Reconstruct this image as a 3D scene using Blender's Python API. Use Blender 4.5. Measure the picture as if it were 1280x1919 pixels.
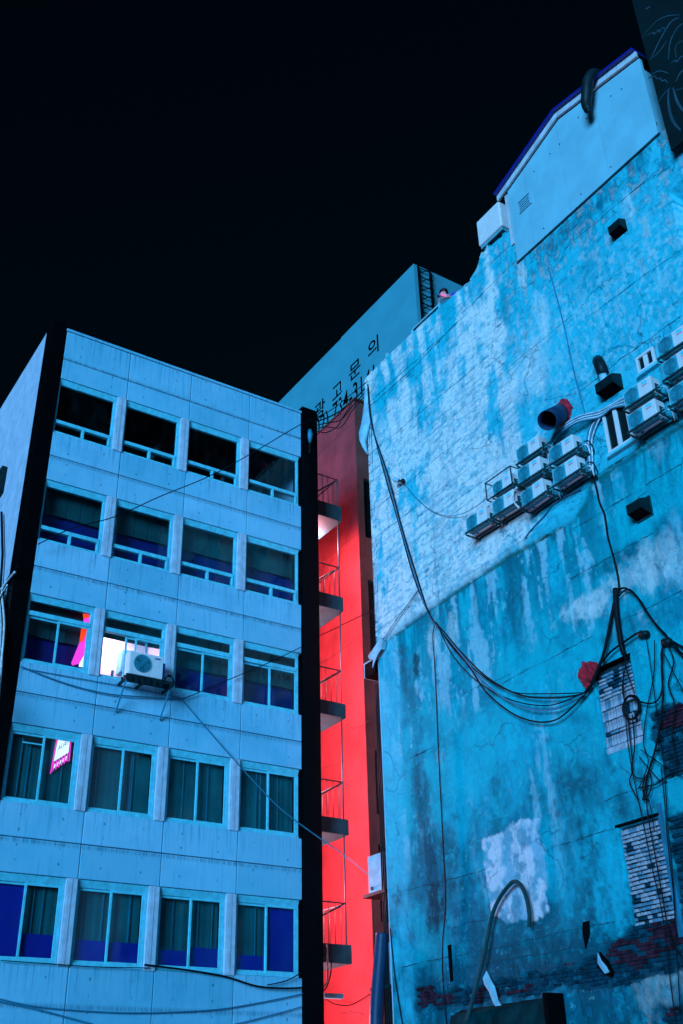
import bpy, bmesh, math, random
import numpy as np
from mathutils import Vector, Matrix
R_ = random.Random(7)
for o in list(bpy.data.objects): bpy.data.objects.remove(o)
sc = bpy.context.scene
C = sc.collection

# ------------------------------------------------------------------ camera
# world: X along the concrete facade, Y along the stained wall, Z up; the camera is at the origin
F, CU, CV = 1971.0, 640.0, 959.5
CAM = np.array([[0.83995545, 0.25806632, 0.47736424],
                [-0.54222932, 0.433989, 0.71947267],
                [-0.02149916, -0.86316587, 0.50446255]])
cd = bpy.data.cameras.new('camera'); cam = bpy.data.objects.new('camera', cd); C.objects.link(cam)
cd.sensor_fit = 'VERTICAL'; cd.sensor_height = 36; cd.lens = 36 * F / 1919
cd.clip_start = 0.1; cd.clip_end = 2000
rt, up, bk = CAM[:, 0], -CAM[:, 1], -CAM[:, 2]
cam.matrix_world = Matrix(((rt[0], up[0], bk[0], 0), (rt[1], up[1], bk[1], 0), (rt[2], up[2], bk[2], 0), (0, 0, 0, 1)))
sc.camera = cam

# ------------------------------------------------------------------ night sky, one blue light
SUN = Vector((-0.80, -0.54, 0.10)).normalized()
w = bpy.data.worlds.new('World'); sc.world = w; w.use_nodes = True
nt = w.node_tree; bg = nt.nodes['Background']
sky = nt.nodes.new('ShaderNodeTexSky'); sky.sky_type = 'NISHITA'; sky.sun_disc = False
sky.sun_elevation = math.asin(SUN.z); sky.sun_rotation = math.atan2(SUN.x, SUN.y)
mx = nt.nodes.new('ShaderNodeMix'); mx.data_type = 'RGBA'; mx.blend_type = 'MULTIPLY'
mx.inputs[0].default_value = 1
nt.links.new(sky.outputs[0], mx.inputs[6]); mx.inputs[7].default_value = (0.02, 0.62, 0.95, 1)
nt.links.new(mx.outputs[2], bg.inputs[0]); bg.inputs[1].default_value = 0.0023
ld = bpy.data.lights.new('sun', 'SUN'); ld.energy = 5.0; ld.angle = math.radians(26); ld.color = (0.16, 0.55, 1.0)
sun = bpy.data.objects.new('sun', ld); C.objects.link(sun)
sun.rotation_euler = SUN.to_track_quat('Z', 'Y').to_euler(); sun.location = SUN * 60
sc.view_settings.view_transform = 'Standard'; sc.view_settings.look = 'None'
sc.view_settings.exposure = 0.5; sc.view_settings.gamma = 1; sc.view_settings.use_curve_mapping = False
sc.cycles.max_bounces = 6; sc.cycles.transparent_max_bounces = 10

GZ = -1.6           # ground
DL, DR = 22.0, 14.5  # facade plane y, stained wall plane x

def ray(u, v): return CAM @ np.array([u - CU, v - CV, F])
def on_x(u, v, x): r = ray(u, v); r = r / r[0] * x; return Vector(r)
def on_y(u, v, y): r = ray(u, v); r = r / r[1] * y; return Vector(r)
def RW(u, v, off=0.0): return on_x(u, v, DR - off)    # on the stained wall, off metres in front of it
def LF(u, v, off=0.0): return on_y(u, v, DL - off)    # on the concrete facade

# ------------------------------------------------------------------ materials
def newmat(name):
    m = bpy.data.materials.new(name); m.use_nodes = True
    t = m.node_tree; return m, t, t.nodes['Principled BSDF']
class NB:
    def __init__(s, t): s.t = t
    def n(s, k, **kw):
        o = s.t.nodes.new(k)
        for a, b in kw.items(): setattr(o, a, b)
        return o
    def put(s, sock, v):
        if hasattr(v, 'is_linked') or isinstance(v, bpy.types.NodeSocket): s.t.links.new(v, sock)
        elif isinstance(v, (tuple, list)) and len(v) == 3 and sock.type == 'RGBA': sock.default_value = (*v, 1)
        else: sock.default_value = v
    def math(s, op, a, b=0.0, c=None, clamp=False):
        o = s.n('ShaderNodeMath', operation=op); o.use_clamp = clamp
        s.put(o.inputs[0], a); s.put(o.inputs[1], b)
        if c is not None: s.put(o.inputs[2], c)
        return o.outputs[0]
    def mix(s, f, a, b, blend='MIX'):
        o = s.n('ShaderNodeMix', data_type='RGBA', blend_type=blend)
        s.put(o.inputs[0], f); s.put(o.inputs[6], a); s.put(o.inputs[7], b); return o.outputs[2]
    def ramp(s, v, a, b):
        o = s.n('ShaderNodeMapRange'); s.put(o.inputs[0], v); o.inputs[1].default_value = a; o.inputs[2].default_value = b
        return o.outputs[0]
    def coord(s, scale=(1, 1, 1)):
        c = s.n('ShaderNodeTexCoord'); m = s.n('ShaderNodeMapping'); m.inputs['Scale'].default_value = scale
        s.t.links.new(c.outputs['Object'], m.inputs[0]); return m.outputs[0]
    def noise(s, scale, detail=4, stretch=(1, 1, 1), rough=.55):
        o = s.n('ShaderNodeTexNoise'); o.inputs['Scale'].default_value = scale; o.inputs['Detail'].default_value = detail
        o.inputs['Roughness'].default_value = rough
        s.t.links.new(s.coord(stretch), o.inputs['Vector']); return o.outputs['Fac']
    def bump(s, h, strength, dist, bsdf):
        o = s.n('ShaderNodeBump'); o.inputs['Strength'].default_value = strength; o.inputs['Distance'].default_value = dist
        s.t.links.new(h, o.inputs['Height']); s.t.links.new(o.outputs[0], bsdf.inputs['Normal'])

def M_plain(name, col, rough=.6, metal=0, var=.25, scale=6, streak=0, bump=.3, dist=.004, spec=.5):
    """colour with blotchy wear, optional downward streaks and fine relief"""
    m, t, p = newmat(name); b = NB(t)
    f = b.ramp(b.noise(scale), .35, .68)
    dark = tuple(c * (1 - var) for c in col)
    c = b.mix(f, dark, tuple(col))
    if streak:
        s = b.ramp(b.noise(5, 3, (3.5, 3.5, .28)), .5, .72)
        c = b.mix(b.math('MULTIPLY', s, streak), c, tuple(x * .25 for x in col))
    t.links.new(c, p.inputs['Base Color'])
    p.inputs['Roughness'].default_value = rough; p.inputs['Metallic'].default_value = metal
    p.inputs['Specular IOR Level'].default_value = spec
    if bump: b.bump(b.noise(scale * 9, 4), bump, dist, p)
    return m
def M_emit(name, col, s):
    m, t, p = newmat(name); p.inputs['Base Color'].default_value = (*col, 1)
    p.inputs['Emission Color'].default_value = (*col, 1); p.inputs['Emission Strength'].default_value = s
    return m
def M_glass():
    m, t, p = newmat('window glass'); b = NB(t); t.nodes.remove(p)
    tr = b.n('ShaderNodeBsdfTransparent'); tr.inputs[0].default_value = (.80, .92, .94, 1)
    gl = b.n('ShaderNodeBsdfGlossy'); gl.inputs['Roughness'].default_value = .03
    di = b.n('ShaderNodeBsdfDiffuse'); di.inputs[0].default_value = (.25, .3, .32, 1)
    lw = b.n('ShaderNodeLayerWeight'); lw.inputs[0].default_value = .12
    m1 = b.n('ShaderNodeMixShader'); m2 = b.n('ShaderNodeMixShader')
    t.links.new(b.math('MULTIPLY', b.ramp(b.noise(3, 3, (1, 1, .5)), .45, .8), .012), m1.inputs[0])
    t.links.new(tr.outputs[0], m1.inputs[1]); t.links.new(di.outputs[0], m1.inputs[2])
    t.links.new(b.math('MULTIPLY_ADD', lw.outputs['Fresnel'], .8, .02), m2.inputs[0])
    t.links.new(m1.outputs[0], m2.inputs[1]); t.links.new(gl.outputs[0], m2.inputs[2])
    t.links.new(m2.outputs[0], t.nodes['Material Output'].inputs[0]); return m
def M_concrete():
    m, t, p = newmat('board marked concrete'); b = NB(t)
    tc = b.n('ShaderNodeTexCoord'); sx = b.n('ShaderNodeSeparateXYZ'); t.links.new(tc.outputs['Object'], sx.inputs[0])
    x, z = sx.outputs[0], sx.outputs[2]
    base = b.mix(b.ramp(b.noise(1.1, 5), .3, .7), (.16, .48, .63), (.30, .57, .72))
    base = b.mix(b.math('MULTIPLY', b.ramp(b.noise(.33, 4, rough=.6), .42, .62), .40), base, (.44, .56, .70))
    fine = b.ramp(b.noise(4, 4, (16, 16, .5)), .35, .75)
    base = b.mix(b.math('MULTIPLY', fine, .30), base, (.03, .30, .46))
    st = b.ramp(b.noise(2.2, 4, (5, 5, .35)), .56, .76)
    base = b.mix(b.math('MULTIPLY', st, .62), base, (.01, .25, .36))
    oi = b.n('ShaderNodeObjectInfo'); base = b.mix(b.math('MULTIPLY', oi.outputs['Random'], .55), base, (.08, .36, .47))
    dirt = b.ramp(b.noise(.7, 6, (1, 1, 1), rough=.7), .50, .72); base = b.mix(b.math('MULTIPLY', dirt, .35), base, (.015, .26, .38))
    drip = b.math('MULTIPLY', b.ramp(b.noise(3.2, 4, (7, 7, .12), rough=.7), .52, .66), b.ramp(b.math('MODULO', b.math('ADD', z, 3.075 * 8 - 13.77), 3.075), .75, 1.45))
    base = b.mix(b.math('MULTIPLY', drip, .75), base, (.006, .17, .26))
    # ragged dark run-off below the mid joint of every storey
    mz = b.math('MODULO', b.math('ADD', z, 3.075 * 8 - 14.5 + .06), 3.075)
    d = b.math('ABSOLUTE', b.math('SUBTRACT', b.math('MODULO', b.math('ADD', mz, 1.5375), 3.075), 1.5375 ))
    line = b.math('SUBTRACT', 1.0, b.ramp(d, .015, .075))
    rag = b.ramp(b.noise(9, 3, (4, 4, .2)), .38, .6)
    base = b.mix(b.math('MULTIPLY', b.math('MULTIPLY', line, rag), .62), base, (.02, .09, .14))
    # tie holes
    hx = b.math('SUBTRACT', b.math('MODULO', b.math('ADD', x, -5.97 + .914 * 4), .914), .457)
    hz = b.math('SUBTRACT', b.math('MODULO', b.math('ADD', z, 3.075 * 8 - 14.5), .3075), .154)
    nz = b.math('MULTIPLY', b.math('SUBTRACT', b.noise(7, 2), .5), .03)
    dd = b.math('ADD', b.math('SQRT', b.math('ADD', b.math('MULTIPLY', hx, hx), b.math('MULTIPLY', b.math('MULTIPLY', hz, hz), .45))), nz)
    keep = b.math('MULTIPLY', b.ramp(b.noise(1.9, 1), .36, .60), .75)
    hole = b.math('MULTIPLY', b.math('SUBTRACT', 1.0, b.ramp(dd, .014, .024)), keep)
    base = b.mix(b.math('MULTIPLY', hole, .9), base, (.012, .06, .10))
    t.links.new(base, p.inputs['Base Color']); p.inputs['Roughness'].default_value = .8
    h = b.math('SUBTRACT', b.math('ADD', b.math('MULTIPLY', fine, .35), b.math('MULTIPLY', b.noise(40, 4), .5)), b.math('MULTIPLY', hole, 2.0))
    b.bump(h, .5, .006, p); return m
def M_wall():
    m, t, p = newmat('stained plaster'); b = NB(t)
    a = b.n('ShaderNodeAttribute', attribute_name='stain')
    g = b.ramp(b.noise(11, 6, rough=.65), .3, .7)
    c = b.mix(g, b.mix(.30, a.outputs['Color'], (.01, .10, .16)), a.outputs['Color'])
    s = b.ramp(b.noise(6, 4, (5, 5, .3)), .55, .75)
    c = b.mix(b.math('MULTIPLY', s, .22), c, (.02, .16, .24))
    pit = b.ramp(b.noise(5, 5, (1, 1.2, 5), rough=.7), .66, .74)
    c = b.mix(b.math('MULTIPLY', pit, .55), c, (.004, .12, .18))
    fl = b.ramp(b.noise(13, 3, (1, 1, 4.5), rough=.6), .60, .66); zone = b.ramp(b.noise(.9, 3), .42, .6)
    c = b.mix(b.math('MULTIPLY', b.math('MULTIPLY', fl, zone), .5), c, (.006, .17, .26))
    pe = b.ramp(b.noise(1.9, 9, (1, 1.2, .55), rough=.68), .54, .55)
    c = b.mix(b.math('MULTIPLY', pe, .17), c, (.004, .24, .36))
    vo = b.n('ShaderNodeTexVoronoi', feature='DISTANCE_TO_EDGE'); vo.inputs['Scale'].default_value = .55
    ns = b.n('ShaderNodeTexNoise'); ns.inputs['Scale'].default_value = 1.7; ns.inputs['Detail'].default_value = 6; t.links.new(b.coord(), ns.inputs['Vector'])
    va = b.n('ShaderNodeVectorMath', operation='MULTIPLY_ADD'); t.links.new(ns.outputs['Color'], va.inputs[0]); va.inputs[1].default_value = (.9, .9, .9); t.links.new(b.coord(), va.inputs[2]); t.links.new(va.outputs[0], vo.inputs['Vector'])
    ck = b.math('MULTIPLY', b.math('SUBTRACT', 1.0, b.ramp(vo.outputs['Distance'], .002, .009)), b.ramp(b.noise(.8, 2), .50, .58))
    c = b.mix(b.math('MULTIPLY', ck, .5), c, (.002, .09, .14))
    pw = b.ramp(b.noise(7, 6, rough=.75), .60, .63)
    c = b.mix(b.math('MULTIPLY', b.math('MULTIPLY', pw, b.ramp(b.noise(1.3, 2), .45, .6)), .28), c, (.28, .60, .66))
    t.links.new(c, p.inputs['Base Color']); p.inputs['Roughness'].default_value = .75
    p.inputs['Specular IOR Level'].default_value = .04
    h = b.math('ADD', b.noise(22, 6, rough=.7), b.math('MULTIPLY', b.noise(6, 4, (1, 1, 4)), .8))
    h = b.math('SUBTRACT', h, b.math('ADD', b.math('MULTIPLY', pe, .45), ck))
    b.bump(h, .8, .016, p); return m
def M_neon():
    m, t, p = newmat('neon reflection'); b = NB(t)
    wv = b.n('ShaderNodeTexWave'); wv.inputs['Scale'].default_value = .9; wv.inputs['Distortion'].default_value = 6
    wv.inputs['Detail'].default_value = 3; wv.inputs['Detail Scale'].default_value = 2
    mp = b.n('ShaderNodeMapping'); mp.inputs['Rotation'].default_value = (0, .5, 0); mp.inputs['Scale'].default_value = (4.5, 1, 1.6)
    tc = b.n('ShaderNodeTexCoord'); t.links.new(tc.outputs['Object'], mp.inputs[0]); t.links.new(mp.outputs[0], wv.inputs[0])
    r = b.n('ShaderNodeValToRGB'); e = r.color_ramp.elements
    e[0].position = 0; e[0].color = (1, .03, .01, 1); e[1].position = .38; e[1].color = (1, .07, .0, 1)
    for pos, col in ((.44, (1, 0, .42, 1)), (.74, (.9, 0, .5, 1)), (.82, (1, .02, .02, 1)), (.96, (1, .08, 0, 1))):
        k = e.new(pos); k.color = col
    r.color_ramp.interpolation = 'LINEAR'
    t.links.new(wv.outputs['Fac'], r.inputs[0])
    wh = b.ramp(b.noise(7, 3, (2.2, 2.2, .5)), .60, .64)
    sx = b.n('ShaderNodeSeparateXYZ'); t.links.new(tc.outputs['Object'], sx.inputs[0])
    low = b.math('SUBTRACT', 1.0, b.ramp(sx.outputs[2], 9.15, 9.7))
    col = b.mix(b.math('MULTIPLY', wh, low), r.outputs[0], (.9, .75, 1))
    t.links.new(col, p.inputs['Emission Color']); p.inputs['Emission Strength'].default_value = 1.3
    p.inputs['Base Color'].default_value = (.1, .02, .03, 1); return m

MT = dict(
    concrete=M_concrete(), wall=M_wall(), glass=M_glass(), neon=M_neon(),
    stucco=M_plain('side stucco', (.50, .50, .62), .85, var=.22, scale=2.5, streak=.25, bump=.6, dist=.01),
    black=M_plain('black glazed tile', (.0022, .0022, .003), .3, var=.4, bump=.2, spec=.06),
    frame=M_plain('painted window frame', (.13, .62, .72), .45, var=.25, scale=9, streak=.25, bump=.1),
    cover=M_plain('grey column cover', (.55, .56, .66), .6, var=.25, scale=5, streak=.3, bump=.2),
    dark=M_plain('unlit interior', (.002, .002, .003), .9, bump=0),
    ceil=M_plain('teal ceiling board', (.003, .085, .085), .8, var=.3, bump=0),
    indigo=M_plain('indigo partition', (.003, .006, .17), .8, var=.3, scale=1.5, bump=0),
    indigo2=M_plain('indigo film', (.004, .012, .34), .6, var=.3, scale=1.2, bump=0),
    curtain=M_plain('teal curtain', (.006, .15, .155), .9, var=.45, scale=1.2, bump=.2),
    curtain2=M_plain('pale curtain edge', (.01, .24, .32), .9, var=.3, bump=.2),
    room=M_plain('white room wall', (.85, .8, .85), .9, var=.05, bump=0),
    lampw=M_emit('room lamp', (1, .66, .92), 12), lampr=M_emit('stair lamp', (1, .42, .48), 30),
    red=None, brown=None,
    slab=M_plain('teal painted slab', (.008, .075, .09), .8, var=.5, scale=3, streak=.5, bump=.4),
    rail=M_plain('grey steel rail', (.09, .12, .14), .5, metal=0, var=.3, bump=.1),
    acw=M_plain('air conditioner casing', (.78, .62, .62), .45, var=.10, scale=5, streak=.10, bump=.05),
    acg=M_plain('fan guard', (.03, .36, .44), .5, var=.2, bump=0),
    acd=M_plain('fan cavity', (.01, .17, .24), .7, var=.2, bump=0),
    steel=M_plain('dark bracket steel', (.006, .055, .065), .5, metal=0, spec=.2, var=.5, scale=9, bump=.2),
    steelb=M_plain('bright bracket steel', (.10, .40, .48), .5, metal=0, var=.4, scale=9, bump=.2),
    redp=M_plain('red lettering', (.85, .05, .12), .5, bump=0), cyanp=M_plain('cyan badge', (.02, .62, .80), .4, bump=0),
    cable=M_plain('black cable', (.001, .005, .008), .6, var=.3, bump=0, spec=.12),
    cableb=M_plain('grey cable', (.01, .19, .30), .6, var=.3, bump=0),
    cablew=M_plain('white insulated pipe', (.80, .70, .72), .6, var=.45, scale=8, bump=.3),
    hood=M_plain('dark vent hood', (.004, .018, .022), .5, spec=.15, var=.5, scale=5, bump=.2),
    duct=M_plain('blue grey duct', (.010, .035, .085), .45, spec=.2, var=.3, bump=.1),
    foam=M_plain('red sealing foam', (.98, .006, .035), .7, var=.6, scale=14, bump=1, dist=.03),
    navy=M_plain('blue roof sheet', (.004, .009, .24), .4, var=.2, bump=.1),
    fascia=M_plain('grey fascia', (.60, .56, .60), .6, var=.3, scale=4, streak=.3, bump=.2),
    panel=M_plain('white metal panel', (.22, .47, .55), .5, var=.16, scale=1.5, streak=.06, bump=.05),
    tower=M_plain('smooth tower render', (.04, .25, .31), .8, var=.12, scale=.8, bump=.3),
    paint=M_plain('black sign paint', (.001, .0015, .002), .8, bump=0, spec=.05),
    hair=M_plain('black hair', (.01, .01, .012), .6, bump=.5), skin=M_plain('skin', (.50, .20, .22), .55, var=.1, bump=0),
    shirt=M_plain('blue shirt', (.02, .02, .42), .8, bump=.2), trouser=M_plain('dark trousers', (.02, .02, .03), .8),
    phone=M_emit('phone screen', (1, .02, .55), 16), pglow=M_emit('pink glow', (1, .04, .45), 1.0),
    rglow=M_emit('red reflection glow', (1, .045, .006), 1.1),
    wglow=M_emit('white glow', (.85, .78, 1), 1.0), tprint=M_plain('teal print', (.02, .2, .3), .6, bump=0),
    brick=M_plain('pale painted brick', (.50, .40, .46), .85, var=.5, scale=5, bump=1, dist=.01),
    brick2=M_plain('grey painted brick', (.14, .26, .36), .85, var=.6, scale=5, bump=1, dist=.01),
    brick3=M_plain('dirty red brick', (.08, .018, .032), .95, spec=.05, var=.7, scale=6, bump=1, dist=.01),
    brick4=M_plain('sooty teal brick', (.003, .05, .08), .95, spec=.05, var=.7, scale=6, bump=1, dist=.01),
    mortar=M_plain('sooty mortar', (.004, .025, .035), .95, var=.6, scale=9, bump=1, dist=.01),
    crack=M_plain('crack grime', (.004, .045, .07), .95, bump=0), green=M_plain('mossy drip edge', (.005, .14, .11), .9, var=.6, scale=7, bump=.6),
    patch=M_plain('bare pink plaster', (.60, .50, .58), .9, var=.60, scale=2.6, streak=.55, bump=.7, dist=.01),
    hose=M_plain('dark green hose', (.002, .05, .055), .6, spec=.12, var=.3, bump=.1),
    sheet=M_plain('weathered white sheet', (.30, .52, .62), .6, var=.35, scale=4, bump=.3),
    tarp=M_plain('dark green canvas', (.0004, .035, .04), .9, spec=.02, var=.6, scale=3, bump=.5),
    banner=M_plain('dark teal banner', (.001, .010, .012), .8, spec=.1, var=.3, scale=2, bump=.1), line=M_plain('teal line print', (.006, .055, .085), .8, var=.6, scale=3, bump=0),
    pillar=M_plain('dull blue pillar render', (.002, .17, .27), .85, var=.4, scale=3, streak=.4, bump=.5),
    asphalt=M_plain('asphalt', (.05, .05, .052), .9, var=.4, scale=1.5, bump=.6, dist=.01),
    pave=M_plain('concrete paving', (.22, .22, .22), .9, var=.4, scale=2, bump=.5, dist=.01),
)
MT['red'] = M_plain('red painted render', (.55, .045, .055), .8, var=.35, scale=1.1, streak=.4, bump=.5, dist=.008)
MT['brown'] = M_plain('brown render', (.20, .05, .04), .85, var=.4, scale=1.6, streak=.3, bump=.5, dist=.008)

# ------------------------------------------------------------------ mesh helpers
class MB:
    def __init__(s): s.v = []; s.f = []
    def add(s, vs, fs):
        o = len(s.v); s.v += [tuple(p) for p in vs]; s.f += [tuple(i + o for i in f) for f in fs]; return s
    def box(s, x0, x1, y0, y1, z0, z1):
        return s.add([(x0, y0, z0), (x1, y0, z0), (x1, y1, z0), (x0, y1, z0), (x0, y0, z1), (x1, y0, z1), (x1, y1, z1), (x0, y1, z1)],
                     [(0, 3, 2, 1), (4, 5, 6, 7), (0, 1, 5, 4), (1, 2, 6, 5), (2, 3, 7, 6), (3, 0, 4, 7)])
    def bar(s, a, b, r): # square bar between two points
        return s.tube([a, b], r, 4)
    def tube(s, pts, r, seg=8, closed=False, cap=True):
        pts = [Vector(p) for p in pts]; n = len(pts); o = len(s.v); prev = None
        rs = r if isinstance(r, (list, tuple)) else [r] * n
        for i, p in enumerate(pts):
            if closed: d = pts[(i + 1) % n] - pts[i - 1]
            else: d = pts[min(i + 1, n - 1)] - pts[max(i - 1, 0)]
            d = d.normalized() if d.length > 1e-9 else Vector((0, 0, 1))
            if prev is None:
                a = Vector((0, 0, 1)) if abs(d.z) < .9 else Vector((1, 0, 0)); prev = (a - d * a.dot(d)).normalized()
            else:
                q = prev - d * prev.dot(d); prev = q.normalized() if q.length > 1e-6 else prev
            t = d.cross(prev)
            for k in range(seg):
                an = 2 * math.pi * (k + .5) / seg
                s.v.append(tuple(p + (prev * math.cos(an) + t * math.sin(an)) * rs[i]))
        for i in range(n if closed else n - 1):
            j = (i + 1) % n
            for k in range(seg):
                k2 = (k + 1) % seg
                s.f.append((o + i * seg + k, o + i * seg + k2, o + j * seg + k2, o + j * seg + k))
        if cap and not closed:
            s.f.append(tuple(o + k for k in reversed(range(seg)))); s.f.append(tuple(o + (n - 1) * seg + k for k in range(seg)))
        return s
    def prism(s, poly, axis, a, b):
        """polygon in the other two axes, extruded along axis from a to b"""
        n = len(poly)
        def P(q, h):
            return {'x': (h, q[0], q[1]), 'y': (q[0], h, q[1]), 'z': (q[0], q[1], h)}[axis]
        return s.add([P(q, a) for q in poly] + [P(q, b) for q in poly],
                     [tuple(range(n)), tuple(reversed(range(n, 2 * n)))] + [(i, i + n, (i + 1) % n + n, (i + 1) % n) for i in range(n)])
    def build(s, name, mat, parent=None, smooth=False, bevel=0):
        me = bpy.data.meshes.new(name); me.from_pydata(s.v, [], s.f); me.update()
        bm = bmesh.new(); bm.from_mesh(me); bmesh.ops.recalc_face_normals(bm, faces=bm.faces); bm.to_mesh(me); bm.free()
        if smooth: me.polygons.foreach_set('use_smooth', [True] * len(me.polygons))
        me.materials.append(MT[mat] if isinstance(mat, str) else mat)
        return link(name, me, parent, bevel)
def link(name, me, parent=None, bevel=0):
    o = bpy.data.objects.new(name, me); C.objects.link(o)
    if parent is not None:
        o.parent = parent
        if parent.get('_inplace'): o.location = -Vector(parent['_inplace'])
        elif parent.parent is not None and parent.parent.get('_inplace'): pass
    if bevel:
        b = o.modifiers.new('bevel', 'BEVEL'); b.width = bevel; b.segments = 2; b.limit_method = 'ANGLE'
    return o
def tag(o, label, cat, group=None, kind=None):
    if label: o['label'] = label
    if cat: o['category'] = cat
    if group: o['group'] = group
    if kind: o['kind'] = kind
    return o
def thing(name, label, cat, loc=(0, 0, 0), rotz=0, group=None, inplace=False):
    o = bpy.data.objects.new(name, None); C.objects.link(o); o.location = loc; o.rotation_euler = (0, 0, rotz)
    o.empty_display_size = .2
    if inplace: o['_inplace'] = tuple(loc)     # parts are modelled in world coordinates
    return tag(o, label, cat, group)
def copy_tree(o, parent=None):
    c = o.copy(); C.objects.link(c)
    if parent is not None: c.parent = parent
    for ch in list(o.children): copy_tree(ch, c)
    return c
def smooth_path(pts, n=8):
    pts = [Vector(p) for p in pts]
    if len(pts) < 3:
        return [pts[0].lerp(pts[-1], i / n) for i in range(n + 1)]
    out = []
    for i in range(len(pts) - 1):
        p0, p1, p2, p3 = pts[max(i - 1, 0)], pts[i], pts[i + 1], pts[min(i + 2, len(pts) - 1)]
        for k in range(n):
            t = k / n
            out.append(.5 * ((2 * p1) + (p2 - p0) * t + (2 * p0 - 5 * p1 + 4 * p2 - p3) * t * t + (3 * p1 - p0 - 3 * p2 + p3) * t ** 3))
    out.append(pts[-1]); return out
def cable(label, pts, r=.012, mat='cable', name='cable', cat='cable', group=None, seg=6):
    o = MB().tube(smooth_path(pts), r, seg).build(name, mat, None, True)
    return tag(o, label, cat, group)
def sag(a, b, d, n=5):
    a, b = Vector(a), Vector(b)
    return [a.lerp(b, i / n) - Vector((0, 0, d * 4 * (i / n) * (1 - i / n))) for i in range(n + 1)]
def text_mesh(name, body, mat, fn, parent=None, bold=.0):
    """flat lettering; fn maps font coordinates (x, y, depth 0..1) to the world"""
    cu = bpy.data.curves.new(name, 'FONT'); cu.body = body; cu.size = 1; cu.extrude = .5; cu.offset = bold; cu.resolution_u = 3
    o = bpy.data.objects.new(name, cu); C.objects.link(o)
    dg = bpy.context.evaluated_depsgraph_get(); me = bpy.data.meshes.new_from_object(o.evaluated_get(dg))
    bpy.data.objects.remove(o)
    for v in me.vertices: v.co = fn(v.co.x, v.co.y, v.co.z + .5)
    me.materials.clear(); me.materials.append(MT[mat])
    return link(name, me, parent)

# value noise for the stain painting
_rng = np.random.RandomState(3); _tab = _rng.rand(256, 256)
def vnoise(x, y):
    xi = np.floor(x).astype(int); yi = np.floor(y).astype(int); fx = x - xi; fy = y - yi
    fx = fx * fx * (3 - 2 * fx); fy = fy * fy * (3 - 2 * fy)
    g = lambda a, b: _tab[a & 255, b & 255]
    return (g(xi, yi) * (1 - fx) + g(xi + 1, yi) * fx) * (1 - fy) + (g(xi, yi + 1) * (1 - fx) + g(xi + 1, yi + 1) * fx) * fy
def fbm(x, y, o=4, s=0):
    r = 0; a = .5; t = 0
    for i in range(o):
        r = r + a * vnoise(x * 2 ** i + 17.3 * i + s * 5.7, y * 2 ** i + 9.1 * i + s * 3.3); t += a; a *= .55
    return r / t
def sst(a, b, x):
    t = np.clip((x - a) / (b - a), 0, 1); return t * t * (3 - 2 * t)

# ================================================================== SETTING
g = MB().box(-300, 300, -300, 300, GZ - .3, GZ).build('ground', 'asphalt'); tag(g, 'dark asphalt ground of the yard', None, kind='structure')
p = MB().box(5.0, 14.0, 20.2, 21.98, GZ - .1, GZ + .12).build('pavement', 'pave', None, bevel=.02); tag(p, 'concrete pavement along the concrete building', None, kind='structure')

# ================================================================== LEFT CONCRETE BUILDING
LB = thing('office_building', 'five-storey concrete office block with ribbon windows and black corner pilasters', 'building', (5.56, DL, GZ), inplace=True)
JX = [5.97, 7.79, 9.63, 11.49, 13.22]
TOP = [16.86 - 3.075 * k for k in range(5)]; WH = 1.66
FRONT = DL            # outer face of the panels
# concrete panels, two courses between window bands
def panel(x0, x1, z0, z1):
    g_ = .008
    # slightly crowned panel: outer face bulges out at mid height
    n = 4; prof = []
    for i in range(n + 1):
        t = i / n; prof.append((FRONT - .0 - .0, z0 + g_ + (z1 - z0 - 2 * g_) * t))
    m = MB(); m.box(x0 + g_, x1 - g_, FRONT, FRONT + .22, z0 + g_, z1 - g_)
    m.build('concrete_panel', 'concrete', LB, bevel=.012)
bands = [(TOP[0], 18.42)] + [(TOP[k + 1], TOP[k] - WH) for k in range(4)]
for z0, z1 in bands:
    zm = 17.5 if z1 > 18 else (z0 + z1) / 2
    for k in range(4):
        panel(JX[k], JX[k + 1], z0, zm); panel(JX[k], JX[k + 1], zm, z1)
for z0, z1 in ((1.6, TOP[4] - WH), (.0, 1.6), (GZ, .0)):
    for k in range(4): panel(JX[k], JX[k + 1], z0, z1)
MB().box(5.95, 13.24, FRONT + .225, FRONT + .40, 16.9, 18.40).build('parapet_backing', 'stucco', LB)
MB().box(5.96, 13.23, FRONT - .03, FRONT + .42, 18.42, 18.50).build('coping', 'concrete', LB, bevel=.01)
# pilasters
MB().box(5.57, 5.955, FRONT - .015, FRONT + .5, GZ, 18.62).build('pilaster', 'black', LB, bevel=.01)
MB().box(13.235, 13.76, FRONT - .04, FRONT + .5, GZ, 18.68).build('pilaster', 'black', LB, bevel=.01)
# side walls, roof, back
MB().box(5.575, 5.80, FRONT + .505, 36, GZ, 18.55).build('side_wall', 'stucco', LB)
MB().box(13.50, 13.745, FRONT + .505, 36, GZ, 18.45).build('side_wall', 'stucco', LB)
MB().box(5.81, 13.49, 35.7, 35.95, GZ, 18.4).build('back_wall', 'stucco', LB)
MB().box(5.81, 13.49, FRONT + .41, 35.69, 17.35, 17.6).build('roof', 'stucco', LB)
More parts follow.
